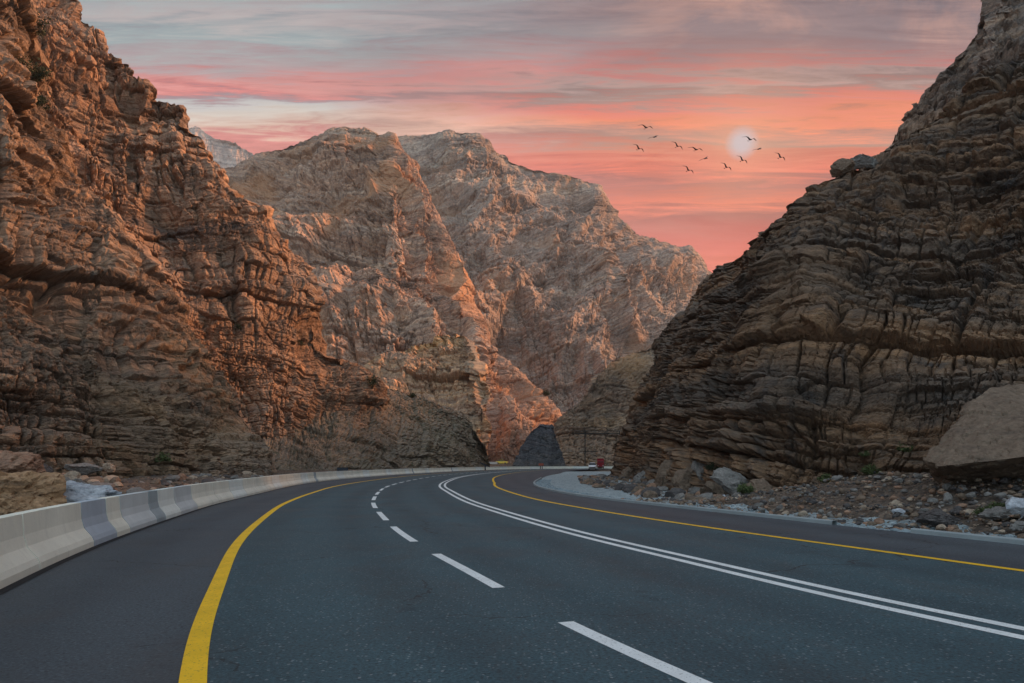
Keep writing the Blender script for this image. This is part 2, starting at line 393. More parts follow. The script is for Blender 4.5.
def asphalt(name, c0, c1, chips=.5, stain=(.06,.05,.045), stain_amt=.4):
    m, nt, b = new_mat(name); g = NT(nt)
    tc = g.n('ShaderNodeTexCoord').outputs['Object']
    fine = g.noise(tc, 34, 4, .8)
    big = g.noise(tc, .35, 5, .6)
    c = g.mix(g.ramp(big, [(.3, 0), (.7, 1)]), c0, c1)
    c = g.mix(.85, c, g.ramp(fine, [(.32, (.45,.45,.45)), (.5, (1,1,1)), (.70, (1.9,1.9,1.9))]), 'MULTIPLY')
    v = g.n('ShaderNodeTexVoronoi'); v.inputs['Scale'].default_value = 30; g.l(tc, v.inputs['Vector'])
    sp = g.n('ShaderNodeSeparateColor'); g.l(v.outputs['Color'], sp.inputs[0])
    chip = g.math('MULTIPLY', g.math('GREATER_THAN', sp.outputs[0], .86), g.math('LESS_THAN', v.outputs['Distance'], .36))
    c = g.mix(g.math('MULTIPLY', chip, chips), c, (.34,.37,.38))
    dk = g.math('MULTIPLY', g.math('LESS_THAN', sp.outputs[1], .15), g.math('LESS_THAN', v.outputs['Distance'], .4))
    c = g.mix(g.math('MULTIPLY', dk, .6), c, (.015,.018,.02))
    s1 = g.noise(g.mapping(tc, (1,.35,1)), .9, 6, .65)
    c = g.mix(g.ramp(s1, [(.52, 0), (.72, stain_amt)]), c, stain)
    lat = g.n('ShaderNodeAttribute', attribute_name='lat').outputs['Fac']
    wl_ = g.math('ADD', lat, g.math('MULTIPLY', g.noise(tc, .15, 3, .5), .5))
    tr_ = g.math('POWER', g.math('ABSOLUTE', g.math('SINE', g.math('MULTIPLY', wl_, math.pi/1.78))), 3)
    c = g.mix(g.math('MULTIPLY', tr_, g.ramp(g.noise(tc, .6, 5, .7), [(.3, .3), (.7, .75)])), c, g.mix(1.0, c, (.66,.68,.70), 'MULTIPLY'))
    s2 = g.noise(g.mapping(tc, (1,1,1), (31,7,0)), 1.7, 6, .7)
    c = g.mix(g.ramp(s2, [(.60, 0), (.72, .55)]), c, g.mix(1.0, c, (1.35,1.3,1.22), 'MULTIPLY'))
    s3 = g.noise(g.mapping(tc, (1,1,1), (3,71,0)), .8, 4, .6)
    c = g.mix(g.ramp(s3, [(.66, 0), (.72, .6)]), c, g.mix(1.0, c, (.5,.5,.52), 'MULTIPLY'))
    vk = g.n('ShaderNodeTexVoronoi', feature='DISTANCE_TO_EDGE'); vk.inputs['Scale'].default_value = .22
    wk = g.n('ShaderNodeTexNoise'); wk.inputs['Scale'].default_value = 1.3; wk.inputs['Detail'].default_value = 6; g.l(tc, wk.inputs['Vector'])
    g.l(g.vmath('ADD', tc, g.vmath('MULTIPLY', wk.outputs['Color'], (1.4,1.4,0))), vk.inputs['Vector'])
    ckr = g.math('MULTIPLY', g.math('LESS_THAN', vk.outputs['Distance'], .0028), g.math('GREATER_THAN', g.noise(tc, .22, 2, .5), .50))
    c = g.mix(g.math('MULTIPLY', ckr, .75), c, (.012,.014,.016))
    g.l(c, b.inputs['Base Color'])
    g.l(g.ramp(big, [(.3, .62), (.7, .8)]), b.inputs['Roughness'])
    bp = g.n('ShaderNodeBump'); bp.inputs['Strength'].default_value = .7; bp.inputs['Distance'].default_value = .006
    g.l(g.math('ADD', fine, g.math('MULTIPLY', chip, .3)), bp.inputs['Height']); g.l(bp.outputs[0], b.inputs['Normal'])
    b.inputs['Specular IOR Level'].default_value = .35
    return m
M_asph = asphalt('asphalt_lane', (.033,.070,.085), (.047,.093,.112))
M_shld = asphalt('asphalt_shoulder', (.046,.060,.072), (.066,.082,.095), chips=.15, stain=(.064,.062,.063), stain_amt=.6)
def paint(name, col):
    m, nt, b = new_mat(name); g = NT(nt)
    tc = g.n('ShaderNodeTexCoord').outputs['Object']
    n = g.noise(tc, 38, 4, .75); n2 = g.noise(tc, 2.0, 5, .6)
    c = g.mix(g.ramp(n2, [(.3, 0), (.75, .75)]), col, tuple(x*.72 for x in col))
    c = g.mix(g.ramp(n, [(.57, 0), (.68, .85)]), c, (.07,.085,.09))
    g.l(c, b.inputs['Base Color']); b.inputs['Roughness'].default_value = .6
    bp = g.n('ShaderNodeBump'); bp.inputs['Strength'].default_value = .5; bp.inputs['Distance'].default_value = .004
    g.l(n, bp.inputs['Height']); g.l(bp.outputs[0], b.inputs['Normal'])
    return m
M_white = paint('white_road_paint', (.82,.86,.86)); M_yellow = paint('yellow_road_paint', (.95,.56,.02))

iend = len(C)-1
tag(strip('road_shoulder', o_ba-.9, o_ke+.05, 0.0, M_shld, cols=14), kind='structure')
tag(strip('road', o_yl-.05, o_yr+.05, .004, M_asph, cols=10), kind='structure')
def marking(name, oa, ob, mat, i0=0, i1=None): return tag(strip(name, oa, ob, .008, mat, i0, i1), kind='structure')
marking('yellow_edge_line', o_yl-.09, o_yl+.09, M_yellow)
marking('yellow_edge_line', o_yr-.085, o_yr+.085, M_yellow)
marking('white_centre_line', -.255, -.10, M_white)
marking('white_centre_line', .10, .255, M_white)
# dashes: one mesh of paint
Pd = curve_pt(o_da); sd = np.concatenate([[0], np.cumsum(np.linalg.norm(np.diff(Pd, axis=0), axis=1))])
s_ref = sd[np.argmin(((Pd-np.array(gp(562,620)))**2).sum(1))]
VV, FF = [], []
per, dl = 5.45, 3.45
k0 = int(-s_ref//per)
for k in range(k0+1, int((sd[iend]-s_ref)/per)):
    e = s_ref + k*per; a = e-dl
    ss = np.linspace(a, e, 9)
    cx = np.stack([np.interp(ss, sd, Pd[:,0]), np.interp(ss, sd, Pd[:,1])], 1)
    nn = np.stack([np.interp(ss, sd, NR[:,0]), np.interp(ss, sd, NR[:,1])], 1)
    base = sum(len(v) for v in VV)
    L_, R_ = cx-nn*.08, cx+nn*.08
    V = np.empty((18,3)); V[0::2,:2] = L_; V[1::2,:2] = R_; V[:,2] = .008
    VV.append(V)
    for j in range(8): FF.append([base+2*j, base+2*j+1, base+2*j+3, base+2*j+2])
tag(link('white_lane_dashes', mesh_np('white_lane_dashes', np.vstack(VV), np.array(FF)), M_white), kind='structure')

# ------------------------------------------------------------------ barrier
def concrete(name, col, var=.12):
    m, nt, b = new_mat(name); g = NT(nt)
    tc = g.n('ShaderNodeTexCoord').outputs['Object']
    c = g.mix(g.ramp(g.noise(tc, .8, 6, .65), [(.3, 0), (.7, 1)]), tuple(x*(1-var) for x in col), tuple(x*(1+var) for x in col))
    st = g.noise(g.mapping(tc, (1,1,.12)), 5, 5, .7)
    c = g.mix(g.ramp(st, [(.54, 0), (.78, .28)]), c, (.30,.29,.26))
    c = g.mix(g.ramp(g.noise(tc, 25, 4, .7), [(.62, 0), (.75, .4)]), c, (.17,.17,.16))
    g.l(c, b.inputs['Base Color']); b.inputs['Roughness'].default_value = .8
    bp = g.n('ShaderNodeBump'); bp.inputs['Strength'].default_value = .35; bp.inputs['Distance'].default_value = .01
    g.l(g.noise(tc, 20, 6, .7), bp.inputs['Height']); g.l(bp.outputs[0], b.inputs['Normal'])
    return m
M_conc = concrete('cream_concrete', (.78,.77,.66)); M_conc2 = concrete('pale_concrete', (.74,.78,.73))
M_blue = concrete('blue_grey_paint', (.42,.48,.54)); M_grey = concrete('grey_paint', (.56,.60,.60)); M_dgrey = concrete('dark_grey_paint', (.34,.40,.42))
BH = .80
prof = [(0,.0),(0,.10),(.035,.18),(.16,.34),(.20,.50),(.215,.80),(.235,BH),(.375,BH),(.395,.80),(.41,.50),(.45,.34),(.575,.18),(.61,.10),(.61,0)]
Pb = curve_pt(o_ba); sb = np.concatenate([[0], np.cumsum(np.linalg.norm(np.diff(Pb, axis=0), axis=1))])
def atb(s):
    return (np.stack([np.interp(s, sb, Pb[:,0]), np.interp(s, sb, Pb[:,1])], -1),
            np.stack([np.interp(s, sb, NR[:,0]), np.interp(s, sb, NR[:,1])], -1))
def s_of_px(x):                             # barrier arc length seen at column x
    m = Pb[:,1] > 5; px = CX+F*Pb[:,0]/np.maximum(Pb[:,1], .1)
    j = np.where(m)[0]; j = j[j < np.argmin(np.abs(Pb[:,1]-180))]
    return sb[j[np.argmin(np.abs(px[j]-x))]]
barrier = empty('concrete_barrier', (Pb[sb.searchsorted(s_of_px(0)),0], Pb[sb.searchsorted(s_of_px(0)),1], 0))
tag(barrier, 'long low cream concrete barrier along the left outside edge of the curving road', 'barrier')
def barrier_seg(s0, s1, mat, label=None, gapw=.02):
    n = max(2, int((s1-s0)/.5)+1); ss = np.linspace(s0+gapw, s1-gapw, n)
    c, nn = atb(ss); bl = np.array(barrier.location)
    V = []
    for (o, z) in prof:
        V.append(np.concatenate([c-nn*(o), np.full((n,1), z)], 1))
    V = np.stack(V, 1)                       # n, prof, 3
    V = V.reshape(-1,3)-bl; m = len(prof)
    Fc = [[i*m+j, (i+1)*m+j, (i+1)*m+j+1, i*m+j+1] for i in range(n-1) for j in range(m-1)]
    me = bpy.data.meshes.new('segment')
    Fc += [list(range(m))[::-1], [ (n-1)*m+j for j in range(m)]]
    me.from_pydata(V.tolist(), [], Fc); me.update()
    o = link('segment', me, mat, barrier)
    if label: o['label'] = label
# cut list: joints seen in the photograph, then regular
j41 = s_of_px(41); cuts = [(j41-3*k, j41-3*(k-1), M_conc if k % 2 else M_conc2, None) for k in range(5, 0, -1)]
xs = [(41,93,M_conc,None),(93,117,M_blue,'blue grey painted barrier segment'),(117,131,M_conc,None),(131,158,M_grey,'grey painted barrier panel'),
      (158,166,M_dgrey,'narrow dark grey painted barrier end'),(166,182,M_conc2,None),(182,198,M_grey,'pale grey repainted barrier segment'),(198,219,M_conc,None)]
for a, b_, m_, l_ in xs: cuts.append((s_of_px(a), s_of_px(b_), m_, l_))
s = cuts[-1][1]; k = 0
marks = [s_of_px(316), s_of_px(413), s_of_px(452)]
while s < sb[-1]-2 and k < 78:
    L = 3.0 if k < 30 else 6.0
    nxt = s+L
    for mk in marks:
        if s < mk < nxt+.3:
            cuts.append((s, mk, M_conc, None)); cuts.append((mk, mk+.9, M_dgrey, 'narrow blue grey barrier piece')); s = mk+.9; nxt = s+L
    cuts.append((s, nxt, [M_conc, M_conc2, M_conc, M_conc][k % 4], None)); s = nxt; k += 1
for c_ in cuts: barrier_seg(*c_)
# narrow dark strip along the barrier foot
tag(strip('barrier_foot_strip', o_ba+.004, o_ba+.13, .006, simple('dark_strip', (.02,.022,.025), .9)), kind='structure')

# ------------------------------------------------------------------ rock masses
loft('cliff_left_near', [(-1600,-900,55,-4200,4),(-900,-500,60,-1500,20),(-400,-350,85,-750,36),(-150,-250,100,-350,46),(-60,-140,102,-180,51),(0,-60,103,-90,54),
 (22,-10,102,-40,55),(28,30,100,-10,55.5),(24,66,98,10,56),(44,115,96,30,57),(54,135,95,45,58),(67,168,94,62,59),(94,200,94,85,60),(118,215,94,105,61),
 (135,250,92,125,63),(165,300,90,150,65),(205,350,90,185,69),(245,385,90,220,74),(262,430,88,250,78),(280,476,86,278,84)],
 .8, M_left, 760, 560, dip=(.05,.03), seed=3, prof=1.5, butt=1.8, fold=.6, ledge=1.9, chip=.75, rib=.35, rsh=.2, bw=1.3, thin=1.6, label='near left cliff of jointed red brown beds rising from the rubble', cat='cliff')
sk = [(10,-120),(60,-50),(81,0),(86,20),(101,34),(113,54),(128,64),(135,76),(148,81),(155,98),(165,104),(187,109),(202,135),(215,168),(219,188),(242,209),
      (266,228),(284,248),(306,262),(312,290),(316,330),(330,350),(352,356),(373,379),(378,402),(386,440),(392,472)]
loft('cliff_left_far', [(x,y,150+.14*max(0,x-250), x-6, 98+.11*x) for x,y in sk], 1.15, M_left2, 640, 460, dip=(-.05,.04), seed=5, prof=1.25, butt=2.3, fold=.7, ledge=1.5, chip=.7, rib=.45, rsh=-.3,
     label='tall left cliff with a notched ridge glowing orange', cat='cliff')
loft('lower_slope', [(200,440,125,200,92),(250,425,145,250,104),(290,400,165,290,118),(340,372,178,335,128),(376,384,184,366,138),(400,388,190,395,150),(434,402,190,425,165),(463,411,200,455,180),(484,440,212,478,198),(489,467,222,488,218)],
     .9, M_low, 300, 150, dip=(.3,.1), seed=9, prof=1.2, amp=.8, rib=.5, rsh=.8, label='low olive grey scree slope at the foot of the left cliff', cat='slope')
loft('yellow_cliff', [(330,392,290,330,220),(372,366,310,372,225),(385,357,315,385,228),(400,349,320,400,230),(420,342,325,420,234),(440,335,330,440,238),(458,330,330,458,242),
     (470,338,325,468,246),(480,367,290,477,250),(483,411,275,484,253),(490,468,262,492,258)], 1.7, M_yel, 300, 260, dip=(.05,0), seed=12, prof=.8, amp=.9, rib=.6, rsh=.1, ledge=1.3,
     label='yellow and orange rock buttress at the foot of the middle mountain', cat='cliff')
sk = [(130,250,620),(217,172,620),(250,158,620),(300,140,620),(320,134,620),(345,129,620),(365,132,610),(380,135,590),(392,134,570),(409,161,550),(422,187,530),(439,214,510),
      (459,258,480),(469,275,465),(486,330,475),(494,352,470),(517,370,460),(534,387,450),(551,411,440),(558,440,425),(564,470,410)]
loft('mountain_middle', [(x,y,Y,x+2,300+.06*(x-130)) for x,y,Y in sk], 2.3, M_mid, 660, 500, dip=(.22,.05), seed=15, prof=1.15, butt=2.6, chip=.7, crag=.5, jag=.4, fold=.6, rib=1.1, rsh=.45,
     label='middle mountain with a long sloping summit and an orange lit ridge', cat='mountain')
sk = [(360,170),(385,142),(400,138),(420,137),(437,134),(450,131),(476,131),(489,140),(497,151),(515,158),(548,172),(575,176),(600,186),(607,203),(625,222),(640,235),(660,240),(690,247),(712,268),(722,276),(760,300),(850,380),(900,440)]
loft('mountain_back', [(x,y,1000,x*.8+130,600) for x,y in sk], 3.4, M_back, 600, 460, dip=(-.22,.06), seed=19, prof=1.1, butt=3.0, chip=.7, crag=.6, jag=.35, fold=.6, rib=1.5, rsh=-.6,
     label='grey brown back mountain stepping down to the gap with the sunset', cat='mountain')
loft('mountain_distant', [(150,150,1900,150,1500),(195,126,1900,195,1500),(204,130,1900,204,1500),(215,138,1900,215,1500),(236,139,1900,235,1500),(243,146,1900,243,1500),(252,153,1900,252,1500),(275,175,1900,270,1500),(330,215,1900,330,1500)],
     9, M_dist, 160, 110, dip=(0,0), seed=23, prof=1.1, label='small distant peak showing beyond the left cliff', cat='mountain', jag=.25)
loft('gorge_wall', [(548,462,300,548,286),(553,425,305,553,286),(568,408,310,568,286),(583,398,315,583,286),(592,385,322,592,286),(600,372,330,604,286),(618,357,340,620,288),(640,350,345,645,290),(680,330,350,690,292),(740,300,350,760,295),(820,250,345,850,290),(940,240,335,960,285)],
     1.5, M_wall, 260, 220, dip=(.02,0), seed=27, prof=1.0, amp=.7, label='layered rock wall closing the gorge behind the vehicles', cat='cliff')
loft('dark_rock_spur', [(511,469,240,509,232),(521,447,243,518,232),(531,430,246,526,232),(538,425,248,536,232),(552,424,248,550,233),(558,442,246,558,235),(566,469,244,567,238)],
     .8, M_dark, 150, 110, dip=(0,0), seed=31, prof=1.0, amp=.45, label='dark blue grey flat topped rock spur behind the far barrier', cat='rock spur')
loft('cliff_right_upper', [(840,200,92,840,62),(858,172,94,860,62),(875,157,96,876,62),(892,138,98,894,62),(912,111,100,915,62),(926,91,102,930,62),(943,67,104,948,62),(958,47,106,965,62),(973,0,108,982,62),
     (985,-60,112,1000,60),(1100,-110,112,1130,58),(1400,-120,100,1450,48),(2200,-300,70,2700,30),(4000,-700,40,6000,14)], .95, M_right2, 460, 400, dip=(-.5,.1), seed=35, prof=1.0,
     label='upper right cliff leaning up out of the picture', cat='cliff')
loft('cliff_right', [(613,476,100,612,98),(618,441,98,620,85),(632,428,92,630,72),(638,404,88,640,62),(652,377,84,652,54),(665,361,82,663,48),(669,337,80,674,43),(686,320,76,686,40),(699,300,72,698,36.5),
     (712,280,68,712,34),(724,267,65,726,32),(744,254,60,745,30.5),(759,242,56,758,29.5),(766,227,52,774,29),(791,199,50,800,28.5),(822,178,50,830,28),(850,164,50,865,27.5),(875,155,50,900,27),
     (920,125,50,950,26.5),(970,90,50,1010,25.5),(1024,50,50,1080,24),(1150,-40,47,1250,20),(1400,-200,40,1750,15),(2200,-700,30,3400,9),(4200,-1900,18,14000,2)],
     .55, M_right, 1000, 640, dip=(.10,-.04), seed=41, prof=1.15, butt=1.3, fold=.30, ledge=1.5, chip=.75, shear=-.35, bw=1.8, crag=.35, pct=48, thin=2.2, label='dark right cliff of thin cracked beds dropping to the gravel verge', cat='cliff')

loft('sun_blocking_ridge', [(1350,160,110,1250,95),(1150,90,130,1090,112),(1050,85,145,960,130),(975,100,160,900,146),(905,172,185,850,172),(862,198,212,800,200),(812,232,242,765,226),(780,262,262,742,250),(762,290,280,735,268)],
     1.6, M_left2, 200, 140, dip=(.05,0), seed=57, prof=1.0, butt=.6, label='unseen brown ridge added behind the right cliff to block the sun', cat='ridge', crag=.3, jag=.4)  # added out of view, keeps direct sun off the valley floor
# ------------------------------------------------------------------ ground and verges
M_ground, nt, b = new_mat('desert_ground'); g = NT(nt)
tc = g.n('ShaderNodeTexCoord').outputs['Object']
c = g.mix(g.ramp(g.noise(tc, 1.6, 8, .75), [(.35, 0), (.65, 1)]), (.10,.085,.07), (.26,.21,.17))
c = g.mix(g.ramp(g.noise(tc, .3, 4, .5), [(.45, 0), (.6, .6)]), c, (.19,.12,.075))
g.l(c, b.inputs['Base Color']); b.inputs['Roughness'].default_value = .95
bp = g.n('ShaderNodeBump'); bp.inputs['Strength'].default_value = 1; bp.inputs['Distance'].default_value = .12
g.l(g.noise(tc, 5, 8, .8), bp.inputs['Height']); g.l(bp.outputs[0], b.inputs['Normal'])
me = bpy.data.meshes.new('ground'); R_ = 3000
me.from_pydata([(-R_,-R_,-.35),(R_,-R_,-.35),(R_,R_,-.35),(-R_,R_,-.35)], [], [(0,1,2,3)]); me.update()
tag(link('ground', me, M_ground), kind='structure')
def gravel_mat(name, a, b_, sc=14):
    m, nt, b = new_mat(name); g = NT(nt)
    tc = g.n('ShaderNodeTexCoord').outputs['Object']
    v = g.n('ShaderNodeTexVoronoi'); v.inputs['Scale'].default_value = sc; g.l(tc, v.inputs['Vector'])
    sp = g.n('ShaderNodeSeparateColor'); g.l(v.outputs['Color'], sp.inputs[0])
    c = g.mix(sp.outputs[0], a, b_)
    c = g.mix(.8, c, g.ramp(g.noise(tc, 2.0, 7, .75), [(.3, (.5,.5,.52)), (.5, (1,1,1)), (.7, (1.5,1.5,1.5))]), 'MULTIPLY')
    g.l(c, b.inputs['Base Color']); b.inputs['Roughness'].default_value = .95
    bp = g.n('ShaderNodeBump'); bp.inputs['Strength'].default_value = 1; bp.inputs['Distance'].default_value = .05
    g.l(v.outputs['Distance'], bp.inputs['Height']); bp.invert = True; g.l(bp.outputs[0], b.inputs['Normal'])
    return m
M_gravel = gravel_mat('pale_blue_gravel', (.20,.25,.27), (.44,.50,.51))
M_soil = gravel_mat('rubble_soil', (.07,.055,.045), (.17,.125,.095), 9)

def verge(name, oa, ob, zf, mat, i0, i1, nv=70, step=1):
    idx = np.arange(i0, i1, step)
    a, b_ = curve_pt(oa)[idx], curve_pt(ob)[idx]
    f = np.linspace(0, 1, nv)
    P = a[:,None,:]*(1-f)[None,:,None] + b_[:,None,:]*f[None,:,None]
    d = (np.linalg.norm(b_-a, axis=1)[:,None]*f[None,:])
    Z = zf(P, d)
    V = np.concatenate([P, Z[...,None]], -1).reshape(-1,3)
    return tag(link(name, mesh_np(name, V, grid_faces(len(idx), nv)), mat), kind='structure')
def nz(P, sc, oc=4, seed=0):
    q = np.concatenate([P.reshape(-1,2)/sc+seed, np.zeros((P[...,0].size,1))], 1); return fbm(q, oc, .6).reshape(P.shape[:-1])
iY = lambda Y: int(np.argmin(np.abs(C[:,1]-Y)))
def z_right(P, d):
    near = sstep(30, 24, P[...,1])                     # rubble bank only along the near cliff
    z = -.03 + .03*nz(P, .8) + near*(sstep(.5, 6, d)*.85) + near*.42*nz(P, 1.9, 5)*sstep(.3, 1.5, d)
    return z
verge('right_gravel_verge', o_ke+.02, o_ke+16, z_right, M_gravel, iY(-6), iY(150), nv=110)
def z_soil(P, d):
    near = sstep(31, 23, P[...,1])
    return z_right(P, d+.0) + (-.06 + .34*sstep(.3, 1.5, d+.7*nz(P, 2.0)))*near - .12*(1-near) + .12*nz(P, .7, 4, 5)*near
verge('right_rubble_bank', o_ke+.85, o_ke+16, z_soil, M_soil, iY(-6), iY(34), nv=160)
def z_left(P, d):
    return -.1 + .45*sstep(1, 12, d) + .5*nz(P, 4, 5)*sstep(.5, 4, d) + .12*nz(P, .8, 4)
verge('left_rubble_verge', o_ba-.62, o_ba-32, z_left, M_soil, iY(0), iY(200), nv=160)

# kerb along the right
M_kerb = concrete('kerb_concrete', (.30,.34,.35))
def kerb(i0, i1):
    n = i1-i0; a = curve_pt(o_ke)[i0:i1]; nn = NR[i0:i1]
    pr = [(0,-.02),(0,.085),(.02,.105),(.13,.105),(.15,.09),(.15,-.02)]
    V = np.stack([np.concatenate([a+nn*o, np.full((n,1), z)], 1) for o, z in pr], 1).reshape(-1,3)
    tag(link('kerb', mesh_np('kerb', V, grid_faces(n, len(pr))), M_kerb), kind='structure')
def i_px(x):
    P = curve_pt(o_ke); j = np.where((P[:,1] > 3) & (P[:,1] < 60))[0]; return int(j[np.argmin(np.abs(CX+F*P[j,0]/P[j,1]-x))])
kerb(iY(-8), i_px(905)); kerb(i_px(835), iY(75))

def bm_box(bm, c, s, rot=0):
    r = bmesh.ops.create_cube(bm, size=1)
    for v in r['verts']:
        x, y, z = v.co.x*s[0], v.co.y*s[1], v.co.z*s[2]
        v.co = (c[0]+x*math.cos(rot)-z*math.sin(rot), c[1]+y, c[2]+x*math.sin(rot)+z*math.cos(rot))
    return r['verts']
def bm_obj(name, bm, mat, parent=None, bevel=0):
    if bevel: bmesh.ops.bevel(bm, geom=list(bm.edges), offset=bevel, segments=2, affect='EDGES')
    me = bpy.data.meshes.new(name); bm.to_mesh(me); bm.free()
    return link(name, me, mat, parent)
# ------------------------------------------------------------------ boulders
def rock_shape(seed, sub=4, facets=14, flat=.6, rough=.08):
    r = np.random.RandomState(seed)
    bm = bmesh.new(); bmesh.ops.create_icosphere(bm, subdivisions=sub, radius=1)
    V = np.array([v.co[:] for v in bm.verts]); Fc = np.array([[v.index for v in f.verts] for f in bm.faces]); bm.free()
    n = r.normal(size=(facets,3)); n /= np.linalg.norm(n, axis=1)[:,None]; dd = .62+.38*r.rand(facets)
    q = V@n.T; rad = np.where(q > .05, dd/np.maximum(q, .05), 9).min(1); rad = np.minimum(rad, 1.25)
    V = V*rad[:,None]
    if sub >= 4:
        a_, e_, _ = chips(V*1.6+seed, seed, 1.0); b2_, e2_, _ = chips(V*4.2+seed, seed+1, 1.0)
        V = V*(1+rough*(1.3*a_-.6*e_+.5*b2_-.25*e2_))[:,None]
    V = V*(1+rough*fbm(V*1.8+seed*3.3, 5, .65)[:,None]*2)
    return V, Fc
def boulder_mat(name, a, b_, dark):
    m, nt, b = new_mat(name); g = NT(nt)
    tc = g.n('ShaderNodeTexCoord').outputs['Object']
    c = g.mix(g.ramp(g.noise(tc, 2.2, 8, .7), [(.3, 0), (.7, 1)]), a, b_)
    c = g.mix(g.ramp(g.noise(g.mapping(tc, (1,1,2.5)), 1.5, 6, .7), [(.5, 0), (.68, .7)]), c, dark)
    c = g.mix(.8, c, g.ramp(g.noise(tc, 9, 8, .8), [(.3, (.5,.5,.5)), (.5, (1,1,1)), (.7, (1.5,1.5,1.5))]), 'MULTIPLY')
    vv = g.n('ShaderNodeTexVoronoi', feature='DISTANCE_TO_EDGE'); vv.inputs['Scale'].default_value = 1.6
    g.l(g.vmath('ADD', tc, g.vmath('MULTIPLY', (0,0,0), (0,0,0)) if False else g.mapping(tc, (.3,.3,.9))), vv.inputs['Vector'])
    ck = g.ramp(vv.outputs['Distance'], [(0, 0), (.035, 1)])
    g.l(c, b.inputs['Base Color']); b.inputs['Roughness'].default_value = .88
    bp = g.n('ShaderNodeBump'); bp.inputs['Strength'].default_value = .8; bp.inputs['Distance'].default_value = .07
    g.l(g.math('ADD', g.noise(tc, 5, 9, .78), g.math('MULTIPLY', ck, .25)), bp.inputs['Height']); g.l(bp.outputs[0], b.inputs['Normal'])
    return m
B_brown = boulder_mat('brown_boulder', (.24,.14,.09), (.36,.22,.15), (.14,.10,.08))
B_ochre = boulder_mat('ochre_boulder', (.30,.17,.085), (.46,.29,.17), (.16,.12,.09))
B_pale = boulder_mat('pale_boulder', (.30,.32,.35), (.52,.54,.57), (.16,.18,.22))
B_tan = boulder_mat('tan_boulder', (.30,.23,.17), (.42,.33,.25), (.28,.2,.14))
B_grey = boulder_mat('grey_boulder', (.15,.14,.13), (.26,.24,.22), (.09,.085,.08))
B_slab = boulder_mat('slab_boulder', (.15,.105,.075), (.22,.16,.115), (.09,.068,.054))
B_dark = boulder_mat('dark_boulder', (.07,.062,.06), (.12,.105,.10), (.04,.04,.04))
def boulder(name, x, y, Y, wpx, hpx, mat, label, seed, rot=0, dep=1.0, sub=5, facets=14, group=None, rough=.09, tilt=0):
    """boulder centred at (x,y) seen wpx by hpx, Y metres away"""
    c = W(x, y, Y); sx, sz = wpx*Y/F/2/.85, hpx*Y/F/2/.85
    V, Fc = rock_shape(seed, sub, facets, rough=rough)
    V = V*np.array([sx, max(sx, sz)*dep*.8, sz])
    ca, sa = math.cos(tilt), math.sin(tilt)
    V = np.stack([V[:,0]*ca-V[:,2]*sa, V[:,1], V[:,0]*sa+V[:,2]*ca], 1)
    ca, sa = math.cos(rot), math.sin(rot)
    V = np.stack([V[:,0]*ca-V[:,1]*sa, V[:,0]*sa+V[:,1]*ca, V[:,2]], 1)
    zb = V[:,2].min()
    V[:,2] -= zb
    o = link(name, mesh_np(name, V, Fc), mat, loc=(c[0], c[1], c[2]+zb))
    return tag(o, label, 'boulder', group)
BANK_B = []
def on_bank(*a, **k): BANK_B.append((a, k))
boulder('boulder', 6, 471, 22, 60, 28, B_brown, 'reddish brown boulder at the far left, upper of the two beside the barrier', 3, facets=10)
boulder('boulder', 14, 495, 16, 74, 44, B_ochre, 'ochre boulder right behind the barrier at the left edge of the photo', 5, facets=12)
boulder('boulder', 72, 501, 17, 84, 34, B_pale, 'pale blue grey slab rock just behind the barrier', 8, dep=.7, facets=11)
boulder('boulder', 86, 469, 31, 26, 11, B_grey, 'flat grey green boulder perched on the left rubble', 13)
boulder('boulder', 72, 477, 28, 15, 9, B_tan, 'small light tan boulder on the left rubble', 17)
boulder('boulder', 66, 485, 25, 14, 10, B_grey, 'round grey boulder below the small tan one, left of its twin', 19)
boulder('boulder', 79, 485, 25, 16, 10, B_grey, 'round grey boulder below the small tan one, right of its twin', 23)
boulder('boulder', 43, 476, 27, 22, 22, B_dark, 'dark boulder between the red brown boulder and the small tan one', 29)
boulder('boulder', 108, 468, 36, 10, 8, B_tan, 'small pinkish stone right of the flat grey green boulder', 31)
bm = bmesh.new()
cen = W(1040, 450, 21)
for q in [(925,460,19.5),(940,466,18.5),(992,461,17.8),(1060,452,17.2),(1180,446,17),(950,428,20.6),(975,398,21.5),(990,388,22),(1060,380,23),(1180,384,23),(930,476,20.5),(955,488,20.5),(1024,484,20),
          (1180,482,20),(1000,480,25),(1180,470,25),(1010,395,26),(1180,390,26)]: bm.verts.new(W(*q)-cen)
r_ = bmesh.ops.convex_hull(bm, input=bm.verts)
bmesh.ops.delete(bm, geom=[v for v in bm.verts if not v.link_faces], context='VERTS')
for _ in range(6):
    bmesh.ops.triangulate(bm, faces=bm.faces)
    lg = [e for e in bm.edges if e.calc_length() > .09]
    if not lg: break
    bmesh.ops.subdivide_edges(bm, edges=lg, cuts=1)
bmesh.ops.triangulate(bm, faces=bm.faces)
bm.normal_update()
V_ = np.array([v.co[:] for v in bm.verts]); N_ = np.array([v.normal[:] for v in bm.verts])
d1, e1_, _q = chips(V_*np.array([.5,.5,1.1])+4, 77, .8); d2, e2_, _q = chips(V_*2.2+9, 78, .8)
dd_ = .05*d1-.02*e1_ + .05*d2 -.02*e2_ + .16*fbm(V_*.8+3, 6, .6)
V_ = V_+N_*dd_[:,None]
for v, c_ in zip(bm.verts, V_): v.co = c_
o = bm_obj('slab_boulder', bm, B_slab); o.location = cen
tag(o, 'huge tilted brown slab boulder overhanging the bank at the right edge', 'boulder')
on_bank('boulder', 936, 519, 17.5, 34, 15, B_dark, 'dark flat boulder beside the kerb on the right', 41, facets=9)
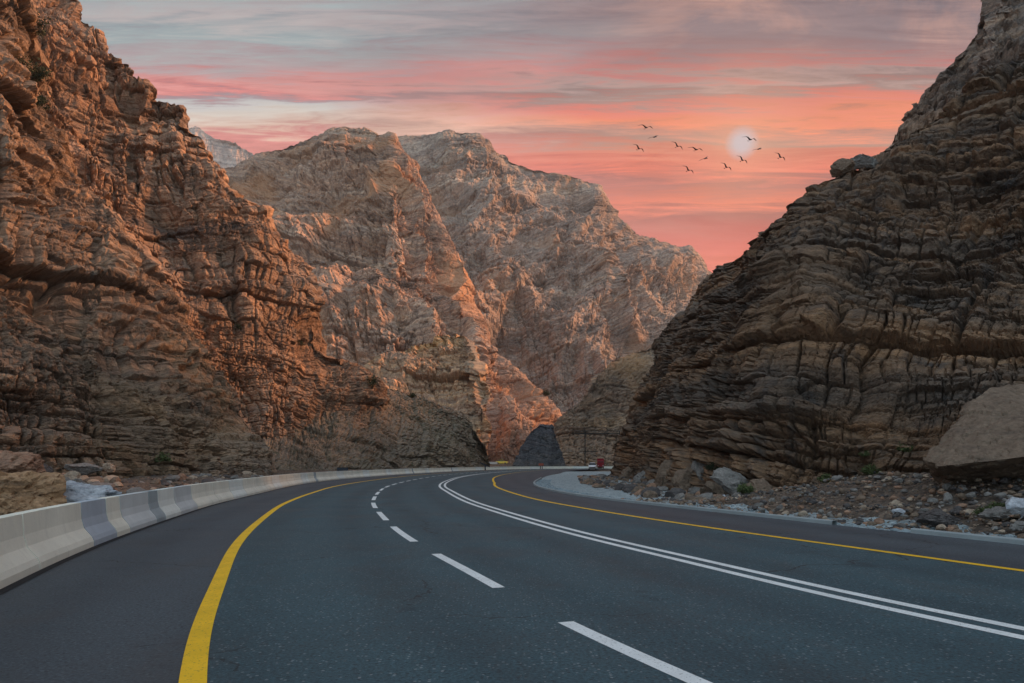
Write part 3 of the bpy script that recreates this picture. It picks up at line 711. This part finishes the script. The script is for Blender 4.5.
on_bank('boulder', 1018, 506, 17.5, 26, 15, B_pale, 'smooth whitish boulder at the right edge of the photo', 43, facets=20, rough=.02)
on_bank('boulder', 895, 505, 20, 10, 8, B_tan, 'small cream stone on the right bank, upper of the pale cluster', 47, sub=4)
on_bank('boulder', 900, 512, 19, 10, 7, B_pale, 'small white stone on the right bank, lower of the pale cluster', 53, sub=4)
on_bank('boulder', 948, 500, 20, 9, 10, B_grey, 'small upright grey stone under the huge slab boulder', 59, sub=4)
on_bank('boulder', 1000, 514, 17.6, 30, 10, B_grey, 'grey green flat stone left of the smooth whitish boulder', 61, sub=4)
SKY_B = []
def later(*a, **k): SKY_B.append((a, k))
later('boulder', 842, 166, 49, 20, 14, B_slab, 'round boulder balanced on the right ridge, left of the pair', 67)
later('boulder', 865, 159, 49, 22, 13, B_grey, 'dark jagged boulder on the right ridge, right of the pair', 71)
blk = [(658,462,62,22,16,B_grey),(676,470,50,26,20,B_slab),(690,484,41,30,22,B_slab),(706,470,41,30,24,B_grey),(716,490,35,22,14,B_slab),(733,482,33,28,20,B_grey),(664,484,47,20,16,B_slab),
       (744,500,30,22,12,B_grey),(696,502,34,18,9,B_slab),(645,478,58,18,14,B_grey),(722,500,31,14,9,B_pale),(760,488,30,24,16,B_slab),(680,496,38,16,10,B_grey),(630,474,76,14,12,B_slab),
       (775,505,27,18,9,B_grey),(655,494,46,12,7,B_dark)]
for i, (x, y, Y, w_, h_, m_) in enumerate(blk):
    boulder('boulder', x, y+2, Y-1, w_*1.15, h_*1.15, m_, 'angular fallen block among those heaped on gravel at the foot of the right cliff', 100+i*7, rot=i*.7, facets=9+i % 4, group='fallen blocks below the right cliff', sub=4, tilt=.5)

# loose stones: too many to count
def stones(name, pts, sizes, mats, seed):
    r = np.random.RandomState(seed); sh = [rock_shape(900+i, 2, 7, rough=.1) for i in range(9)]
    VV, FF, n = [], [], 0; mi = []
    for p, sz in zip(pts, sizes):
        V, Fc = sh[r.randint(9)]; a = r.rand()*6.28; ca, sa = math.cos(a), math.sin(a)
        V = V*np.array([1, .6+.5*r.rand(), .45+.4*r.rand()])*sz
        V = np.stack([V[:,0]*ca-V[:,1]*sa, V[:,0]*sa+V[:,1]*ca, V[:,2]], 1)+p
        VV.append(V); FF.append(Fc+n); n += len(V); mi += [r.randint(len(mats))]*len(Fc)
    me = mesh_np(name, np.vstack(VV), np.vstack(FF)); o = link(name, me)
    for m in mats: me.materials.append(m)
    me.polygons.foreach_set('material_index', np.array(mi, np.int32))
    return tag(o, kind='stuff')
def scatter(off_lo, off_hi, i0, i1, n, zf, seed, smin, smax, base):
    r = np.random.RandomState(seed); P = []; Z = []; S_ = []
    idx = i0 + ((r.rand(n)**1.3)*(i1-i0)).astype(int); d = off_lo+(off_hi-off_lo)*r.rand(n)**1.2
    sgn = 1 if off_hi > 0 else -1
    for i, dd in zip(idx, d):
        P.append(C[i]+NR[i]*(base[i]+dd))
    P = np.array(P); z = zf(P[:,None,:], np.abs(d)[:,None])[:,0]
    sz = smin*(smax/smin)**(r.rand(n)**3.0)
    return np.concatenate([P, (z+sz*.15)[:,None]], 1), sz
M_st = [B_grey, B_slab, B_dark, B_grey, B_slab, B_dark, B_tan, B_brown]
p, sz = scatter(.7, 7, i_px(1150), iY(30), 6000, lambda P, d: np.maximum(z_soil(P, d-.3), z_right(P, d)), 5, .018, .12, o_ke)
o = stones('loose_stones', p, sz, M_st, 3); tag(o, 'loose grey and brown stones strewn over the bank below the right cliff', 'stones')
p, sz = scatter(.12, 1.3, i_px(1100), iY(70), 3400, lambda P, d: z_right(P, d), 6, .02, .09, o_ke)
o = stones('kerb_gravel', p, sz, [boulder_mat('blue_grey_stone', (.2,.25,.28), (.34,.4,.42), (.14,.17,.2))], 4); tag(o, 'blue grey gravel piled along the right kerb', 'gravel')
p, sz = scatter(-.9, -22, iY(2), iY(75), 2800, lambda P, d: z_left(P, d), 8, .05, .55, o_ba)
o = stones('rubble', p, sz, M_st, 7); tag(o, 'mixed rubble lying between the barrier and the left cliff', 'rubble')
p, sz = scatter(.2, 6.5, iY(24), iY(92), 1500, lambda P, d: z_right(P, d), 9, .04, .45, o_ke+1.2+2.6*sstep(26, 40, C[:,1]))
o = stones('rubble', p, sz, [B_grey, B_slab, B_dark, B_brown], 8); tag(o, 'broken rubble at the foot of the right cliff beside the gravel', 'rubble')

# ------------------------------------------------------------------ shrubs
M_leaf = simple('shrub_leaf', (.075,.095,.035), .7, var=.45, scale=6)
M_leafd = simple('dark_shrub_leaf', (.035,.048,.024), .7, var=.4, scale=2)
M_twig = simple('twig', (.12,.09,.06), .9)
def shrub(pos, r_, h_, label, seed, mat=None, n=900, leaf=.05, group=None):
    rr = np.random.RandomState(seed)
    root = empty('shrub', pos); tag(root, label, 'shrub', group)
    V, Fc, tw, tf = [], [], [], []
    nb = 14
    for k in range(nb):
        a = rr.rand()*6.28; sp = rr.rand()**.7
        tip = np.array([math.cos(a)*r_*sp, math.sin(a)*r_*sp, h_*(1-.55*sp)*(.7+.45*rr.rand())])
        w_ = .02*r_+.006; b0 = len(tw)
        tw += [(-w_,0,-.05),(w_,0,-.05),tuple(tip+[w_*.3,0,0]),tuple(tip-[w_*.3,0,0]),(0,-w_,-.05),(0,w_,-.05),tuple(tip+[0,w_*.3,0]),tuple(tip-[0,w_*.3,0])]
        tf += [(b0,b0+1,b0+2,b0+3),(b0+4,b0+5,b0+6,b0+7)]
        for j in range(n//nb):
            f = .3+.75*rr.rand()**.6; c_ = tip*f + rr.normal(size=3)*r_*.13*f
            c_[2] = max(c_[2], .01)
            e1 = rr.normal(size=3); e1 /= np.linalg.norm(e1); e2 = np.cross(e1, rr.normal(size=3)); e2 /= np.linalg.norm(e2)
            L_ = leaf*(.6+.8*rr.rand()); b1 = len(V)
            V += [c_-e1*L_, c_+e2*L_*.35, c_+e1*L_, c_-e2*L_*.35]; Fc.append((b1,b1+1,b1+2,b1+3))
    link('foliage', mesh_np('foliage', np.array(V), np.array(Fc)), mat or M_leaf, root)
    me = bpy.data.meshes.new('stem'); me.from_pydata([tuple(map(float, t)) for t in tw], [], tf); me.update(); link('stem', me, M_twig, root)
    return root

# ------------------------------------------------------------------ small built things
M_rubber = simple('tyre_rubber', (.02,.02,.02), .8); M_glass = simple('dark_glass', (.03,.04,.05), .08); M_rim = simple('rim_metal', (.4,.4,.42), .35, 1)
M_lampw = simple('lamp_glass', (.7,.7,.68), .15); M_lampr = simple('tail_lamp', (.35,.02,.02), .2)
M_plate = simple('number_plate', (.7,.7,.66), .5)
def wheel(parent, x, y, r):
    bm = bmesh.new(); bmesh.ops.create_cone(bm, cap_ends=True, segments=24, radius1=r, radius2=r, depth=.22)
    bmesh.ops.rotate(bm, verts=bm.verts, matrix=__import__('mathutils').Matrix.Rotation(math.pi/2, 3, 'Y'))
    w_ = bm_obj('wheel', bm, M_rubber, parent, .02); w_.location = (x, y, r)
    bm = bmesh.new(); bmesh.ops.create_cone(bm, cap_ends=True, segments=16, radius1=r*.6, radius2=r*.6, depth=.235)
    bmesh.ops.rotate(bm, verts=bm.verts, matrix=__import__('mathutils').Matrix.Rotation(math.pi/2, 3, 'Y'))
    bm_obj('rim', bm, M_rim, w_)
def hull(secs, name, mat, parent, bevel=.04):
    """secs: (y, halfwidth_bottom, halfwidth_top, z0, z1)"""
    bm = bmesh.new(); rows = []
    for (y, wb, wt, z0, z1) in secs:
        rows.append([bm.verts.new(p) for p in ((-wb,y,z0),(-wb*1.02,y,z0+(z1-z0)*.5),(-wt,y,z1),(wt,y,z1),(wb*1.02,y,z0+(z1-z0)*.5),(wb,y,z0))])
    for a, b_ in zip(rows, rows[1:]):
        for j in range(6): bm.faces.new((a[j], a[(j+1) % 6], b_[(j+1) % 6], b_[j]))
    bm.faces.new(rows[0][::-1]); bm.faces.new(rows[-1]); bmesh.ops.recalc_face_normals(bm, faces=bm.faces)
    return bm_obj(name, bm, mat, parent, bevel)
def car(pos, rz, paintm, label, cat='car'):
    root = empty('car', pos, rz); tag(root, label, cat)
    hull([(-2.2,.78,.72,.35,.70),(-1.9,.88,.82,.22,.90),(-.9,.90,.84,.2,.97),(.9,.90,.84,.2,1.0),(1.9,.88,.8,.22,.98),(2.2,.8,.74,.34,.85)], 'body', paintm, root)
    hull([(-1.05,.76,.70,.95,1.0),(-.45,.78,.60,.95,1.42),(.9,.78,.60,.95,1.46),(1.65,.74,.64,.95,1.02)], 'window', M_glass, root, .02)
    hull([(-.5,.60,.52,1.40,1.47),(.2,.63,.56,1.42,1.51),(.95,.60,.53,1.42,1.49)], 'roof', paintm, root, .02)
    for sx in (-1, 1):
        wheel(root, sx*.8, -1.35, .33); wheel(root, sx*.8, 1.35, .33)
        bm = bmesh.new(); bm_box(bm, (sx*.6, -2.17, .66), (.3,.10,.15)); bm_obj('headlight', bm, M_lampw, root, .02)
        bm = bmesh.new(); bm_box(bm, (sx*.62, 2.17, .72), (.26,.10,.16)); bm_obj('tail_light', bm, M_lampr, root, .02)
        bm = bmesh.new(); bm_box(bm, (sx*.93, -.75, 1.0), (.16,.12,.12)); bm_obj('mirror', bm, paintm, root, .02)
    bm = bmesh.new(); bm_box(bm, (0, -2.21, .42), (1.5,.12,.22)); bm_obj('bumper', bm, M_rubber, root, .03)
    bm = bmesh.new(); bm_box(bm, (0, 2.21, .42), (1.5,.12,.22)); bm_obj('bumper', bm, M_rubber, root, .03)
    bm = bmesh.new(); bm_box(bm, (0, 2.235, .70), (.5,.03,.12)); bm_obj('number_plate', bm, M_plate, root)
    return root
M_cw = simple('white_car_paint', (.75,.73,.76), .3, var=.03); M_cr = simple('red_truck_paint', (.22,.008,.015), .4, var=.1); M_cy = simple('yellow_car_paint', (.85,.66,.12), .35, var=.05)
p = W(592.5, 469.7, 190); car((p[0], p[1], .006), math.radians(-8), M_cw, 'small white car driving on the road at the far end of the bend').scale = (1.12, 1.0, 1.25)
# truck
p = W(600.5, 464, 240)
tr = empty('truck', (p[0], p[1], .006), math.radians(-6)); tr.scale = (.9,.9,.95); tag(tr, 'red truck ahead of the white car in front of the gorge wall', 'truck')
hull([(-3.6,1.15,1.1,.6,2.2),(-3.3,1.22,1.12,.5,2.75),(-1.9,1.22,1.15,.5,2.8)], 'cab', M_cr, tr, .06)
hull([(-1.7,1.22,1.22,1.0,3.5),(3.6,1.22,1.22,1.0,3.5)], 'cargo_box', M_cr, tr, .05)
bm = bmesh.new(); bm_box(bm, (0, 0, .8), (.9, 7.0, .3)); bm_obj('chassis', bm, M_rubber, tr)
bm = bmesh.new(); bm_box(bm, (0, -3.52, 2.05), (2.0,.14,.75)); bm_obj('windscreen', bm, M_glass, tr, .02)
for sx in (-1, 1):
    for yy in (-2.7, 1.6, 2.7): wheel(tr, sx*1.0, yy, .5)
    bm = bmesh.new(); bm_box(bm, (sx*.85, -3.62, .95), (.3,.1,.2)); bm_obj('headlight', bm, M_lampw, tr, .02)
    bm = bmesh.new(); bm_box(bm, (sx*1.0, 3.62, 1.1), (.25,.08,.2)); bm_obj('tail_light', bm, M_lampr, tr, .02)

# raised pull-off behind the far barrier with a low wall and a yellow car
pc = W(502, 464, 262)
bm = bmesh.new(); n = 40
ring = []
for k in range(n):
    a = 2*math.pi*k/n; rx, ry = 22*(1+.1*math.sin(3*a)), 11
    ring.append((bm.verts.new((pc[0]-4+rx*math.cos(a), pc[1]+4+ry*math.sin(a), 1.5)), bm.verts.new((pc[0]-4+(rx+4)*math.cos(a), pc[1]+4+(ry+3.5)*math.sin(a), -.6))))
bm.faces.new([r[0] for r in ring])
for k in range(n):
    a, b_ = ring[k], ring[(k+1) % n]; bm.faces.new((a[0], a[1], b_[1], b_[0]))
bmesh.ops.recalc_face_normals(bm, faces=bm.faces)
tag(bm_obj('embankment', bm, M_soil), kind='structure')
car((pc[0], pc[1], 1.5), math.radians(78), M_cy, 'yellow car parked behind the far barrier')
wl = empty('low_wall', (W(490, 464, 256)[0], 256, 1.48)); tag(wl, 'low white wall left of the yellow car', 'wall')
bm = bmesh.new(); bm_box(bm, (0,0,.35), (5.2,.4,.7)); bm_obj('wall_block', bm, concrete('white_wall', (.62,.6,.55)), wl, .04)
bm = bmesh.new(); bm_box(bm, (0,0,.745), (5.4,.5,.08)); bm_obj('coping', bm, concrete('white_coping', (.7,.68,.64)), wl)
# posts and board by the barrier
M_postd = simple('dark_post', (.035,.04,.05), .7); M_postr = simple('red_marker', (.35,.09,.05), .6); M_posts = simple('pale_post', (.5,.52,.47), .7)
s_ = s_of_px(484) if False else None
def near_barrier(x, Y, off):
    i = np.argmin(np.abs(CX+F*Pb[:,0]/np.maximum(Pb[:,1], 1)-x)+np.abs(Pb[:,1]-Y)*.2); return Pb[i]+NR[i]*off
q = near_barrier(484, 160, .35)
pp = empty('marker_post', (q[0], q[1], 0)); tag(pp, 'dark marker post with a slanting arm in front of the far barrier', 'post')
bm = bmesh.new(); bm_box(bm, (0,0,.65), (.3,.18,1.3)); bm_obj('post', bm, M_postd, pp, .02)
bm = bmesh.new(); bm_box(bm, (-.15,0,1.35), (2.6,.16,.26), -.42); bm_obj('arm', bm, M_postd, pp, .02)
q = near_barrier(540, 215, .4)
pp = empty('marker_post', (q[0], q[1], 0)); tag(pp, 'short marker post with a rust red top before the dark rock spur', 'post')
bm = bmesh.new(); bm_box(bm, (-.22,0,.5), (.2,.16,1.0)); bm_box(bm, (.35,0,.5), (.16,.16,1.0)); bm_obj('post', bm, M_postd, pp)
bm = bmesh.new(); bm_box(bm, (0,0,1.35), (1.5,.14,.7)); bm_obj('marker_board', bm, M_postr, pp, .05)
q = near_barrier(351, 75, -.9)
pp = empty('sign_board', (q[0], q[1], -.1), .25); tag(pp, 'low dark board on two pale posts behind the barrier', 'sign')
bm = bmesh.new(); bm_box(bm, (0,0,1.05), (1.15,.06,.36)); bm_obj('board', bm, M_postd, pp, .02)
for sx in (-1, 1):
    bm = bmesh.new(); bm_box(bm, (sx*.42,.065,.48), (.1,.06,.96)); bm_obj('post', bm, M_posts, pp)

M_steel = simple('dark_steel', (.035,.033,.03), .6)
fr = empty('steel_frame', (W(602, 464, 272)[0], 272, -.3)); tag(fr, 'tall thin dark steel frame standing before the gorge wall', 'frame')
for xx in (-6.4, 6.6):
    bm = bmesh.new(); bm_box(bm, (xx,0,7.1), (.34,.34,14.2)); bm_obj('post', bm, M_steel, fr)
for zz, x0, x1 in ((14.3,-10.5,8), (13.4,-10.5,8), (6.6,-6.2,-1.6), (5.9,1.4,6.4)):
    bm = bmesh.new(); bm_box(bm, ((x0+x1)/2,.36,zz), (x1-x0,.3,.3)); bm_obj('beam', bm, M_steel, fr)
# ------------------------------------------------------------------ birds
M_bird = simple('bird_feather', (.06,.05,.055), .8)
def bird(x, y, wpx, flap, bank, yaw, label, i):
    Y = 78+3*(i % 4); p = W(x, y, Y); s_ = wpx*1.15*Y/F
    bm = bmesh.new()
    # wing and body sections along the span, one continuous surface
    N = 13; rows = []
    for k in range(N):
        t = (k/(N-1))*2-1; a = abs(t)
        X = t*.5; inner = min(a/.45, 1); outer = max(0, (a-.45)/.55)
        Z = flap*(.16*inner**.8) - flap*.07*outer + .02*(1-inner)
        chord = .19*(1-a**1.8)+.03; sweep = .02*inner+.09*outer
        th = .055*math.exp(-(a/.09)**2)+.010
        if k == N//2: chord = .30; sweep = 0
        elif abs(k-N//2) == 1: chord = .22
        rows.append([bm.verts.new((X, sweep-chord*.45, Z)), bm.verts.new((X, sweep-chord*.15, Z+th)), bm.verts.new((X, sweep+chord*.55, Z)), bm.verts.new((X, sweep-chord*.1, Z-th*1.3))])
    for a, b_ in zip(rows, rows[1:]):
        for j in range(4): bm.faces.new((a[j], a[(j+1) % 4], b_[(j+1) % 4], b_[j]))
    bm.faces.new(rows[0][::-1]); bm.faces.new(rows[-1])
    c = rows[N//2]
    # head with bill in front, fan tail behind
    hd = [bm.verts.new((dx*.026, -.18, .02+dz*.028)) for dx, dz in ((0,1),(1,0),(0,-1),(-1,0))]; bl = bm.verts.new((0,-.24,.012))
    nk = [bm.verts.new((dx*.035, -.11, .02+dz*.035)) for dx, dz in ((0,1),(1,0),(0,-1),(-1,0))]
    for j in range(4):
        bm.faces.new((hd[j], hd[(j+1) % 4], bl)); bm.faces.new((nk[j], nk[(j+1) % 4], hd[(j+1) % 4], hd[j]))
    tl = [bm.verts.new(v) for v in ((-.02,.12,.02),(.02,.12,.02),(.06,.24,.015),(0,.26,.02),(-.06,.24,.015))]; bm.faces.new(tl)
    bmesh.ops.recalc_face_normals(bm, faces=bm.faces)
    for v in bm.verts: v.co *= s_
    o = bm_obj('bird', bm, M_bird); o.location = p; o.rotation_euler = (math.radians(12), bank, yaw)
    tag(o, label, 'bird', 'flock of dark birds flying near the sun')
    m = o.modifiers.new('s', 'SUBSURF'); m.levels = 1; m.render_levels = 1
Bd = [(646,128.5,15,1.1,.05,.3,'dark bird with spread wings at the upper left of the flock'),
 (654.5,137.5,14,.5,-.45,.6,'dark bird banking sideways just under the upper left bird'),
 (638.5,149.5,13,1.3,.35,.5,'leftmost dark bird of the flock, wings raised'),
 (677,147,13,1.3,.4,.4,'dark bird right of the leftmost pair, above the middle of the flock'),
 (696,150.5,15,1.0,.05,.3,'dark bird with wide level wings at the centre of the flock'),
 (705,159,14,.4,-.5,.6,'dark bird banking steeply under the centre of the flock'),
 (750,140.5,15,1.1,.1,.3,'dark bird crossing the right side of the pale sun disc'),
 (758.5,149.5,14,.4,-.4,.6,'dark bird banking just below right of the sun disc'),
 (780,158,13,1.3,.4,.4,'rightmost dark bird of the flock'),
 (742,161,13,1.3,.4,.4,'dark bird directly beneath the pale sun disc'),
 (726,168,13,1.3,.4,.4,'dark bird low in the flock, right of the lowest one'),
 (688,171,13,1.3,.4,.4,'lowest dark bird of the flock')]
for i, bd in enumerate(Bd): bird(*bd, i)

# ------------------------------------------------------------------ shrubs placed on the ground and slopes
dg = bpy.context.evaluated_depsgraph_get()
def hit(x, y, maxd=4000):
    d = Vector(((x-CX)/F, 1, (HZ-y)/F)); ok, loc, nrm, idx, ob, mt = SC.ray_cast(dg, Vector((0,0,CH)), d.normalized(), distance=maxd)
    return loc if ok else None
dg.update()
for a_, k_ in BANK_B:
    l = hit(a_[1], a_[2]+a_[5]*.45, 60)
    Yb = (l.y if l is not None else a_[3])
    boulder(a_[0], a_[1], a_[2], Yb+.12, a_[4]*1.1, a_[5]*1.1, *a_[6:], **k_)
for a_, k_ in SKY_B:
    for yy in range(100, 240):
        l = hit(a_[1], yy, 200)
        if l is not None: break
    l = hit(a_[1], yy+3, 200)
    boulder(a_[0], a_[1], yy-a_[5]*.22, l.y+.2, *a_[4:], **k_)
SH = [(826,482,.32,.30,'green tuft shrub on the right bank, left one',0),(872,474,.34,.34,'green shrub on the right bank, in the middle of the rubble',0),(866,456,.25,.25,'small dark green tuft above the green bank shrub',0),
      (742,492,.45,.35,'low green shrub by the foot of the right cliff above the gravel',0),(712,470,.4,.4,'dim green shrub between fallen blocks of the right cliff',1),
      (1000,512,.28,.25,'grassy green tuft below the smooth whitish boulder',0),(985,515,.22,.2,'small grassy tuft by the right kerb',0),(905,452,.4,.4,'olive shrub left of the huge slab boulder',0),
      (372,388,1.6,2.2,'dark bush where the left cliff meets the yellow buttress',1),(32,30,2.6,3.2,'dark green bush high in the left gully, upper one',1),(30,80,2.4,3.0,'dark green bush in the left gully, middle one',1),
      (38,108,2.0,2.4,'dark green bush in the left gully, lowest one',1),(160,462,1.0,.9,'olive shrub at the foot of the near left cliff',0),
      (238,330,.9,.9,'dark shrub on a ledge of the left cliff',1),(300,345,.8,.8,'small dark shrub on the low left ridge',1),(545,396,.9,1.0,'dark round shrub on the slope under the back mountain',1),(412,398,1.0,.8,'dark shrub at the foot of the yellow cliff',1)]
for i, (x, y, r_, h_, lb, dk) in enumerate(SH):
    l = hit(x, y)
    if l is None: continue
    sc = max(1, l.y/110)
    shrub((l.x, l.y, l.z-.1*h_), r_*(1 if l.y < 40 else sc), h_*(1 if l.y < 40 else sc), lb, 300+i, M_leafd if dk else M_leaf, n=1500 if dk else 900, leaf=r_*(.07 if dk else .13)*sc)

# ------------------------------------------------------------------ sky
wd = bpy.data.worlds.new('World'); SC.world = wd; wd.use_nodes = True
nt = wd.node_tree; nt.nodes.clear(); g = NT(nt)
out = g.n('ShaderNodeOutputWorld'); bg = g.n('ShaderNodeBackground'); g.l(bg.outputs[0], out.inputs[0])
d = g.n('ShaderNodeTexCoord').outputs['Generated']
sp = g.n('ShaderNodeSeparateXYZ'); g.l(d, sp.inputs[0])
el = g.math('ARCSINE', sp.outputs[2]); az = g.math('ARCTAN2', sp.outputs[0], sp.outputs[1])
SUNV = Vector(((742-CX)/F, 1, (HZ-143)/F)).normalized()
cosang = g.vmath('DOT_PRODUCT', d, tuple(SUNV)); ang = g.math('ARCCOSINE', g.math('MINIMUM', cosang, .99999))
cv = g.n('ShaderNodeCombineXYZ'); g.l(az, cv.inputs[0]); g.l(g.math('ADD', el, g.math('MULTIPLY', az, .04)), cv.inputs[1])
cm = cv.outputs[0]
yy_ = g.math('MAXIMUM', sp.outputs[1], .12)
qx, qz = g.math('DIVIDE', sp.outputs[0], yy_), g.math('DIVIDE', sp.outputs[2], yy_)
cv2 = g.n('ShaderNodeCombineXYZ'); g.l(qx, cv2.inputs[0]); g.l(qz, cv2.inputs[1]); cm = cv2.outputs[0]
nA = g.noise(g.mapping(cm, (1.5, 8, 1), (5.1, 1.4, 0)), 1.0, 6, .55, .4)
nB = g.noise(g.mapping(cm, (2.6, 38, 1), (9.1, 2.2, 0)), 1.0, 8, .66, .9)
nD = g.noise(g.mapping(cm, (6.5, 60, 1), (2.1, 5.2, 0)), 1.0, 8, .7, 1.2)
nC = g.noise(g.mapping(cm, (4.5, 10, 1), (1.3, 7.7, 0)), 1.0, 7, .6, .8)
qe = g.math('ARCTANGENT', qz)
e2 = g.math('ADD', g.math('ADD', qe, g.math('MULTIPLY', qx, -.008)), g.math('ADD', g.math('MULTIPLY', g.math('SUBTRACT', nA, .5), .07), g.math('ADD', g.math('MULTIPLY', g.math('SUBTRACT', nB, .5), .085), g.math('MULTIPLY', g.math('SUBTRACT', nD, .5), .045))))
pe = g.math('DIVIDE', e2, math.radians(40))
Lr = g.ramp(pe, [(0,(.70,.28,.22)),(.57,(.76,.28,.24)),(.605,(.78,.29,.26)),(.622,(.76,.50,.40)),(.65,(.70,.63,.56)),(.672,(.56,.56,.56)),(.685,(.36,.27,.30)),(.70,(.70,.23,.22)),(.715,(.74,.30,.28)),(.73,(.52,.36,.37)),(.765,(.34,.42,.44)),(.80,(.46,.42,.43)),(.83,(.33,.40,.43)),(1,(.32,.36,.40))])
Rr = g.ramp(pe, [(0,(.74,.17,.11)),(.378,(.84,.16,.10)),(.42,(.70,.14,.11)),(.46,(.42,.145,.125)),(.495,(.86,.20,.11)),(.528,(.44,.16,.14)),(.565,(.84,.18,.11)),(.59,(.74,.24,.15)),(.607,(.42,.27,.22)),(.625,(.60,.26,.19)),(.645,(.90,.25,.12)),
    (.672,(.76,.20,.15)),(.69,(.33,.235,.22)),(.708,(.44,.31,.29)),(.722,(.54,.18,.17)),(.74,(.34,.20,.21)),(.78,(.23,.19,.22)),(1,(.25,.20,.23))])
LR = g.ramp(g.math('ADD', g.math('ADD', g.math('MULTIPLY', az, .5), .5), g.math('MULTIPLY', g.math('SUBTRACT', nA, .5), .5)), [(.36, 0), (.60, 1)])
c = g.mix(LR, Lr, Rr)
hi = g.ramp(pe, [(.72, 0), (.78, 1)])
azr = g.ramp(g.math('ADD', g.math('MULTIPLY', az, .5), .5), [(.50, 0), (.64, 1)])
mv = g.mix(g.ramp(nC, [(.42, 0), (.62, 1)]), (.22,.185,.215), (.50,.29,.25))
c = g.mix(g.math('MULTIPLY', hi, g.math('MULTIPLY', azr, .85)), c, mv)
c = g.mix(.9, c, g.ramp(g.math('ADD', g.math('MULTIPLY', nB, .6), g.math('MULTIPLY', nD, .4)), [(.36, (.70,.72,.78)), (.5, (1,1,1)), (.64, (1.25,1.2,1.15))]), 'MULTIPLY')
glow = g.ramp(g.math('DIVIDE', ang, math.pi), [(0, .8), (.012, .45), (.03, .15), (.07, 0)])
c = g.mix(g.math('MULTIPLY', glow, .7), c, (.98,.46,.27))
disc = g.ramp(g.math('DIVIDE', ang, math.radians(1.2)), [(0, .95), (.4, .85), (1, 0)])
c = g.mix(disc, c, (.66,.58,.60))
# away from the sunset the dome is the clear sky
sky = g.n('ShaderNodeTexSky', sky_type='NISHITA'); sky.sun_disc = False; sky.sun_elevation = math.radians(20); sky.sun_rotation = math.radians(72)
skc = g.mix(1.0, sky.outputs[0], (.075,.078,.078), 'MULTIPLY')
skc = g.mix(.6, skc, (.85,1.1,1.28))
front = g.ramp(g.math('DIVIDE', ang, math.pi), [(.30, 1), (.50, 0)])
hs = g.n('ShaderNodeHueSaturation'); hs.inputs['Saturation'].default_value = .95; hs.inputs['Value'].default_value = .74; g.l(c, hs.inputs['Color']); c = hs.outputs[0]
c = g.mix(front, skc, c)
g.l(c, bg.inputs['Color']); bg.inputs['Strength'].default_value = 1.0

# ------------------------------------------------------------------ air
bm = bmesh.new(); bm_box(bm, (0, 0, 349), (6100, 6100, 702.6))
mh = bpy.data.materials.new('haze_air'); mh.use_nodes = True; nh = mh.node_tree; nh.nodes.remove(nh.nodes['Principled BSDF'])
pv = nh.nodes.new('ShaderNodeVolumePrincipled'); pv.inputs['Color'].default_value = (.92,.93,.97,1); pv.inputs['Density'].default_value = .00006; pv.inputs['Anisotropy'].default_value = .2
nh.links.new(pv.outputs[0], nh.nodes['Material Output'].inputs['Volume'])
hz = bm_obj('haze', bm, mh); tag(hz, kind='stuff')

# ------------------------------------------------------------------ sun, camera
SUN_AZ, SUN_EL = math.radians(72), math.radians(24)
sd_ = Vector((math.sin(SUN_AZ)*math.cos(SUN_EL), math.cos(SUN_AZ)*math.cos(SUN_EL), math.sin(SUN_EL)))
sl = bpy.data.lights.new('sun', 'SUN'); sl.energy = 5.0; sl.angle = math.radians(10); sl.color = (1, .48, .235)
so = bpy.data.objects.new('sun', sl); COL.objects.link(so); so.rotation_euler = (-sd_).to_track_quat('-Z', 'Y').to_euler(); so.location = sd_*300
cam = bpy.data.cameras.new('camera'); co = bpy.data.objects.new('camera', cam); COL.objects.link(co)
co.location = (0,0,CH); co.rotation_euler = (math.radians(90), 0, 0)
cam.sensor_width = 36; cam.lens = 36*F/1024; cam.shift_y = (HZ-341.5)/1024; cam.clip_end = 20000; cam.clip_start = .05
SC.camera = co
SC.view_settings.view_transform = 'Standard'; SC.view_settings.look = 'None'; SC.view_settings.exposure = .35; SC.view_settings.gamma = 1
print('verts', sum(len(o.data.vertices) for o in bpy.data.objects if o.type == 'MESH'))
